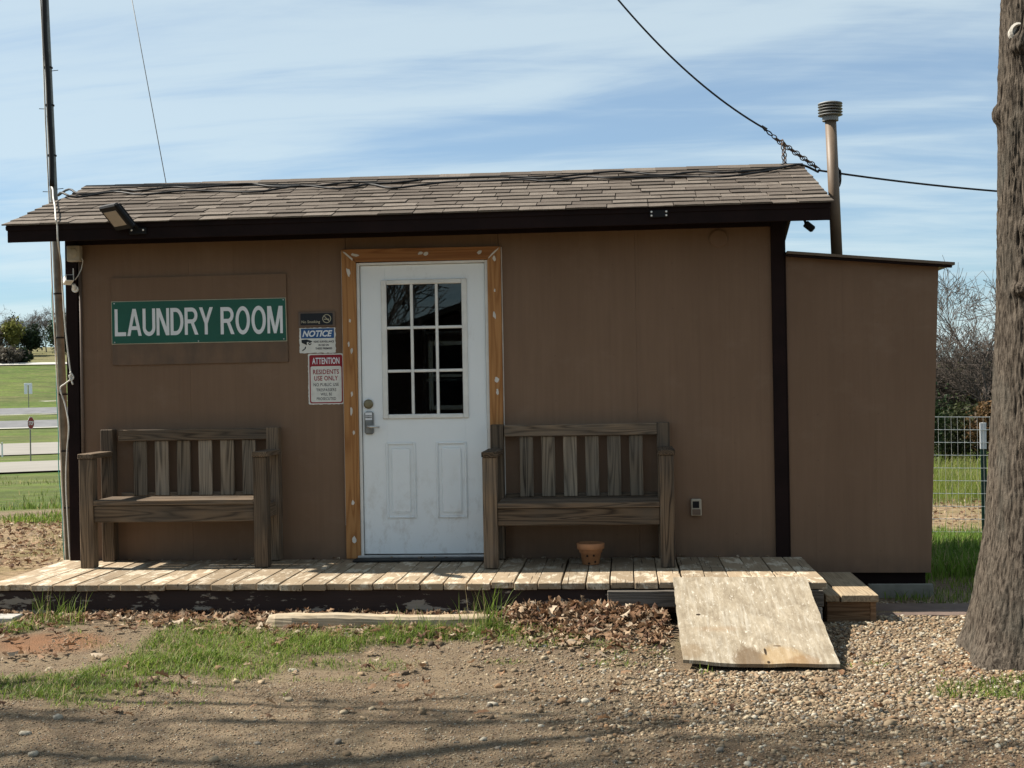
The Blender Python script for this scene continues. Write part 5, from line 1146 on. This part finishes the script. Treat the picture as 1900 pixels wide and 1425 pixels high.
def pebbles():
    vs_, fs_ = ico(2); vl, fl = ico(1)
    vo = np.array([(1, 0, 0), (-1, 0, 0), (0, 1, 0), (0, -1, 0), (0, 0, 1), (0, 0, -1)], float); fo = np.array([(0, 2, 4), (2, 1, 4), (1, 3, 4), (3, 0, 4), (2, 0, 5), (1, 2, 5), (3, 1, 5), (0, 3, 5)])
    def scatter(n, box_, mask, rmin, rmax, tv, tf, lift, pale):
        x = npr.uniform(box_[0], box_[1], n); y = npr.uniform(box_[2], box_[3], n); k = (npr.uniform(0, 1, n) < mask(x, y)) & ~blocked(x, y); x, y = x[k], y[k]; n = len(x)
        r = rmin+(rmax-rmin)*npr.beta(1.3, 4.0, n); sc = np.stack([r*npr.uniform(0.8, 1.5, n), r*npr.uniform(0.7, 1.1, n), r*npr.uniform(0.45, 0.8, n)], -1)
        z = ground_z(x, y)+sc[:, 2]*lift
        P = tv[None]*(1+0.22*npr.normal(size=(n, len(tv), 1)).clip(-1.6, 1.6)*(0.75 if len(tv) > 20 else 1.0))*sc[:, None, :]
        a = npr.uniform(0, 2*np.pi, n); b = npr.normal(0, 0.35, n); ca, sa, cb, sb = np.cos(a), np.sin(a), np.cos(b), np.sin(b)
        X, Y, Z = P[..., 0], P[..., 1], P[..., 2]
        Y2 = Y*cb[:, None]-Z*sb[:, None]; Z2 = Y*sb[:, None]+Z*cb[:, None]
        X3 = X*ca[:, None]-Y2*sa[:, None]; Y3 = X*sa[:, None]+Y2*ca[:, None]
        V = np.stack([X3+x[:, None], Y3+y[:, None], Z2+z[:, None]], -1).reshape(-1, 3)
        Fc = (tf[None]+(np.arange(n)*len(tv))[:, None, None]).reshape(-1, 3)
        pal = np.array([(0.30, 0.215, 0.145), (0.40, 0.31, 0.22), (0.235, 0.165, 0.115), (0.50, 0.42, 0.32), (0.60, 0.56, 0.50), (0.26, 0.235, 0.215), (0.36, 0.22, 0.13), (0.15, 0.11, 0.085)])
        c = pal[npr.choice(8, n, p=[.22, .22, .16, .14, .06+pale, .10-pale/2, .06, .04-pale/2])]*npr.uniform(0.48, 0.90, (n, 1))*np.array([[1.0, 0.98, 0.88]])
        return V, Fc, np.repeat(c, len(tv), 0)
    parts = [scatter(38000, (-0.9, 2.9, -4.3, -0.3), gravel_mask, 0.0055, 0.0185, vl, fl, 0.30, 0.02),
             scatter(17000, (-0.6, 2.9, -4.3, -0.9), lambda x, y: 0.8*gravel_mask(x, y), 0.006, 0.022, vl, fl, 0.5, 0.02),
             scatter(120000, (-3.3, 2.4, -4.5, -1.5), lambda x, y: (0.22+0.3*sstep(-2.3, -3.0, y)+0.5*gravel_mask(x, y)+0.25*sstep(0.35, 0.65, fbm(x*1.2, y*2.2, 40, 3)+0.35))*(1-0.8*grass_mask(x, y)), 0.0028, 0.0085, vo, fo, 0.35, 0.0),
             scatter(420, (-3.4, 2.2, -4.4, -1.6), lambda x, y: 0.35+0*x, 0.014, 0.034, vs_, fs_, 0.3, 0.03)]
    off = 0; V, Fc, C = [], [], []
    for v, f, c in parts: V.append(v); Fc.append(f+off); C.append(c); off += len(v)
    o = mesh_np('gravel', np.concatenate(V), np.concatenate(Fc), 'pebbles', None, np.concatenate(C), False); o['kind'] = 'stuff'; o['label'] = 'loose tan river gravel spread round ramp and tree'; o['category'] = 'gravel'
pebbles()
def leaves():
    # curled, lobed oak leaf template
    out = [(0, 0), (0.10, 0.06), (0.22, 0.26), (0.34, 0.12), (0.50, 0.36), (0.62, 0.15), (0.80, 0.25), (1.0, 0.0)]
    mid = np.array([(x, 0.0) for x, _ in out]); up_ = np.array(out); dn = up_*np.array([1, -1])
    n = len(out); tv = np.concatenate([mid, up_, dn]); tf = []
    for i in range(n-1): tf += [(i, i+1, n+i+1), (i, n+i+1, n+i), (i, 2*n+i+1, i+1), (i, 2*n+i, 2*n+i+1)]
    tf = np.array(tf)
    X, Y = [], []
    def add(k, cx, cy, sx, sy):
        x = npr.normal(cx, sx, k); y = npr.normal(cy, sy, k); X.append(x); Y.append(y)
    for cx in np.linspace(-0.70, 0.25, 14): add(68, cx, -1.30, 0.07, 0.13)
    for cx in np.linspace(-0.5, 0.2, 8): add(45, cx, -1.62, 0.1, 0.16)
    for cx in np.linspace(-3.9, -0.9, 30): add(26, cx, -1.20, 0.09, 0.08)
    for cx, cy, k in ((-3.5, -1.5, 60), (-3.75, -1.75, 45), (-1.85, -1.6, 60), (-1.35, -1.6, 60), (-2.9, -1.45, 45), (-3.3, -2.1, 20), (-2.3, -1.55, 40), (-1.0, -1.72, 40), (0.05, -1.9, 35)): add(k, cx, cy, 0.18, 0.09)
    X.append(npr.uniform(-3.7, 1.2, 150)); Y.append(npr.uniform(-3.4, -1.5, 150))
    X.append(npr.uniform(-7.6, -4.1, 2600)); Y.append(npr.uniform(0.2, 5.8, 2600)); X.append(npr.uniform(2.3, 5.0, 700)); Y.append(npr.uniform(2.8, 8.0, 700)); X.append(npr.uniform(-3.8, 1.0, 50)); Y.append(npr.uniform(-0.10, -0.04, 50))
    x = np.concatenate(X); y = np.concatenate(Y); wall = (y > -0.2) & (y < -0.02) & (x > -3.9)
    k = (~blocked(x, y) | ((y > -1.12) & (y < -1.0) & (x < .2))) & ~((y > -1.0) & (y < 0.1) & (x > -4.1)) | wall; x, y, wall = x[k], y[k], wall[k]; n = len(x)
    pile = np.exp(-((y+1.30)/0.2)**2)*sstep(-0.85, -0.6, x)*sstep(0.35, 0.2, x)
    z = ground_z(x, y)+0.008+npr.uniform(0, 1, n)*0.075*pile+npr.uniform(0, 0.012, n); z = np.where(wall, DZ+0.006, z)
    s = npr.uniform(0.04, 0.085, n)*np.where(wall, 0.6, 1)
    curl = npr.uniform(-3, 4.5, n); fold = npr.uniform(0.1, 1.3, n)*npr.choice([-1, 1], n); tw = npr.normal(0, 0.6, n)
    u = tv[None, :, 0]; w = tv[None, :, 1]
    a = curl[:, None]*(u-0.5)*0.7; px = np.sin(a)/(np.where(np.abs(curl) < .2, .2, curl)[:, None]*0.7); px = np.where(np.abs(curl)[:, None] < .2, u-.5, px); pz = (1-np.cos(a))/(np.where(np.abs(curl) < .2, .2, curl)[:, None]*0.7)
    py = w*np.cos(fold)[:, None]; pz = pz+np.abs(w)*np.sin(fold)[:, None]+tw[:, None]*(u-.5)*w
    P = np.stack([px, py, pz], -1)*s[:, None, None]
    az = npr.uniform(0, 2*np.pi, n); ti = npr.normal(0, 1, n)*(0.22+0.45*pile); ca, sa, ct, st = [q[:, None] for q in (np.cos(az), np.sin(az), np.cos(ti), np.sin(ti))]
    Xp = P[..., 0]*ct-P[..., 2]*st; Zp = P[..., 0]*st+P[..., 2]*ct; Yp = P[..., 1]
    Zp = Zp-np.minimum(Zp.min(1, keepdims=True), 0)*0.85
    V = np.stack([Xp*ca-Yp*sa+x[:, None], Xp*sa+Yp*ca+y[:, None], Zp+z[:, None]], -1).reshape(-1, 3)
    Fc = (tf[None]+(np.arange(n)*len(tv))[:, None, None]).reshape(-1, 3)
    pal = np.array([(0.21, 0.115, 0.062), (0.29, 0.18, 0.105), (0.40, 0.29, 0.19), (0.14, 0.075, 0.045), (0.50, 0.40, 0.29)])
    c = pal[npr.choice(5, n, p=[.28, .28, .2, .14, .10])]*npr.uniform(0.5, 0.95, (n, 1))
    o = mesh_np('leaf_litter', V, Fc, 'leaf_litter', None, np.repeat(c, len(tv), 0)); o['kind'] = 'stuff'; o['label'] = 'dry curled oak leaves piled along the front of the deck'; o['category'] = 'leaves'
leaves()
def grass():
    def blades(x, y, h, wid, cols, lean=0.5):
        n = len(x); z = ground_z(x, y)-0.004; az = npr.uniform(0, 2*np.pi, n); le = npr.uniform(0.1, 1.0, n)*lean*h; dx, dy = np.cos(az), np.sin(az); wa = az+np.pi/2+npr.normal(0, 0.4, n)
        rows = []
        for k, wk in ((0, 1.0), (0.4, 0.85), (0.75, 0.55)):
            cx = x+dx*le*k*k; cy = y+dy*le*k*k; cz = z+h*k*(1-0.25*k*(le/h)); ox = np.cos(wa)*wid*wk/2; oy = np.sin(wa)*wid*wk/2
            rows += [np.stack([cx-ox, cy-oy, cz], -1), np.stack([cx+ox, cy+oy, cz], -1)]
        rows.append(np.stack([x+dx*le, y+dy*le, z+h*(1-0.25*le/h)], -1))
        V = np.stack(rows, 1).reshape(-1, 3)
        tf = np.array([(0, 1, 3), (0, 3, 2), (2, 3, 5), (2, 5, 4), (4, 5, 6)]); Fc = (tf[None]+(np.arange(n)*7)[:, None, None]).reshape(-1, 3)
        mixk = np.clip(npr.beta(2, 2, n)+0.35*fbm(x*2.2, y*2.2, 5, 3), 0, 1)[:, None]; c = np.array(cols[0])*(1-mixk)+np.array(cols[1])*mixk
        dry = (npr.uniform(0, 1, n) < 0.13)[:, None]; c = np.where(dry, np.array([(0.36, 0.29, 0.15)]), c)
        return V, Fc, np.repeat(c, 7, 0)
    cols = ((0.050, 0.092, 0.015), (0.225, 0.305, 0.050)); parts = []
    for cx, cy, rx, ry, d, hgt in GRASS:
        n = int(13500*rx*ry*4*d*(0.55 if hgt > 0.1 else 1.25)); x = npr.uniform(cx-1.5*rx, cx+1.5*rx, n); y = npr.uniform(cy-1.5*ry, cy+1.5*ry, n)
        q = np.sqrt(((x-cx)/rx)**2+((y-cy)/ry)**2)+0.9*fbm(x*3.1, y*3.1, 7.0, 4); k = (npr.uniform(0, 1, n) < sstep(1.15, 0.5, q)) & ~blocked(x, y)
        clump = npr.uniform(0, 1, n) < (0.35+1.1*(fbm(x*9, y*9, 3, 2)+0.4)); k &= clump
        x, y = x[k], y[k]; h = hgt*npr.uniform(0.30, 1.25, len(x))*(1+0.5*fbm(x*4, y*4, 2, 2))
        parts.append(blades(x, y, h, npr.uniform(0.0028, 0.0055, len(x)), cols, 1.5 if hgt < 0.1 else 0.7))
    # right, behind the shed; lit weeds at the fence; left gap
    for n, bx, hh, cl, msk in [(34000, (1.7, 4.4, 0.2, 3.0), (0.05, 0.20), ((0.055, 0.115, 0.016), (0.19, 0.30, 0.045)), lambda x, y: sstep(0.3, 0.9, y+0.4*fbm(x*2, y*2, 1, 3))),
                               (5000, (1.7, 3.6, -0.4, 0.6), (0.03, 0.08), cols, lambda x, y: 0.5*sstep(0.1, 0.5, fbm(x*3, y*3, 9, 3)+0.3)),
                               (26000, (3.0, 9.5, 3.4, 18), (0.10, 0.40), ((0.065, 0.10, 0.016), (0.24, 0.28, 0.05)), lambda x, y: sstep(-0.3, 0.4, fbm(x*.5, y*.5, 4, 3)+.25)*(0.10+0.9*sstep(6.0, 8.5, y+1.5*fbm(x*.8, y*.8, 12, 3)))),
                               (16000, (-7.8, -4.1, 0.5, 7.0), (0.02, 0.07), ((0.06, 0.10, 0.02), (0.24, 0.22, 0.09)), lambda x, y: sstep(0.05, 0.35, fbm(x*1.1, y*1.1, 14, 3))),
                               (26000, (-24.0, -7.0, 9.0, 38.0), (0.06, 0.16), ((0.055, 0.095, 0.018), (0.20, 0.23, 0.06)), lambda x, y: sstep(-0.15, 0.3, fbm(x*.35, y*.35, 34, 4))*(np.abs(x+0.476*(y+8.94)) < 3.2)*(sdist(x, y) < 39.5)),
                               (9000, (-9.5, -5.5, 5.5, 9.5), (0.04, 0.12), cols, lambda x, y: sstep(0.0, 0.3, fbm(x*.6, y*.6, 24, 3)+.1))]:
        x = npr.uniform(bx[0], bx[1], n); y = npr.uniform(bx[2], bx[3], n); k = (npr.uniform(0, 1, n) < msk(x, y)) & ~blocked(x, y); x, y = x[k], y[k]
        far = bx[2] > 5; parts.append(blades(x, y, npr.uniform(hh[0], hh[1], len(x)), npr.uniform(0.004, 0.008, len(x))*(2.2 if far else 1), cl, 0.7))
    off = 0; V, Fc, C = [], [], []
    for v, f, c in parts: V.append(v); Fc.append(f+off); C.append(c); off += len(v)
    o = mesh_np('grass', np.concatenate(V), np.concatenate(Fc), 'grass', None, np.concatenate(C)); o['kind'] = 'stuff'; o['label'] = 'patchy green grass and weeds round the deck'; o['category'] = 'grass'
grass()
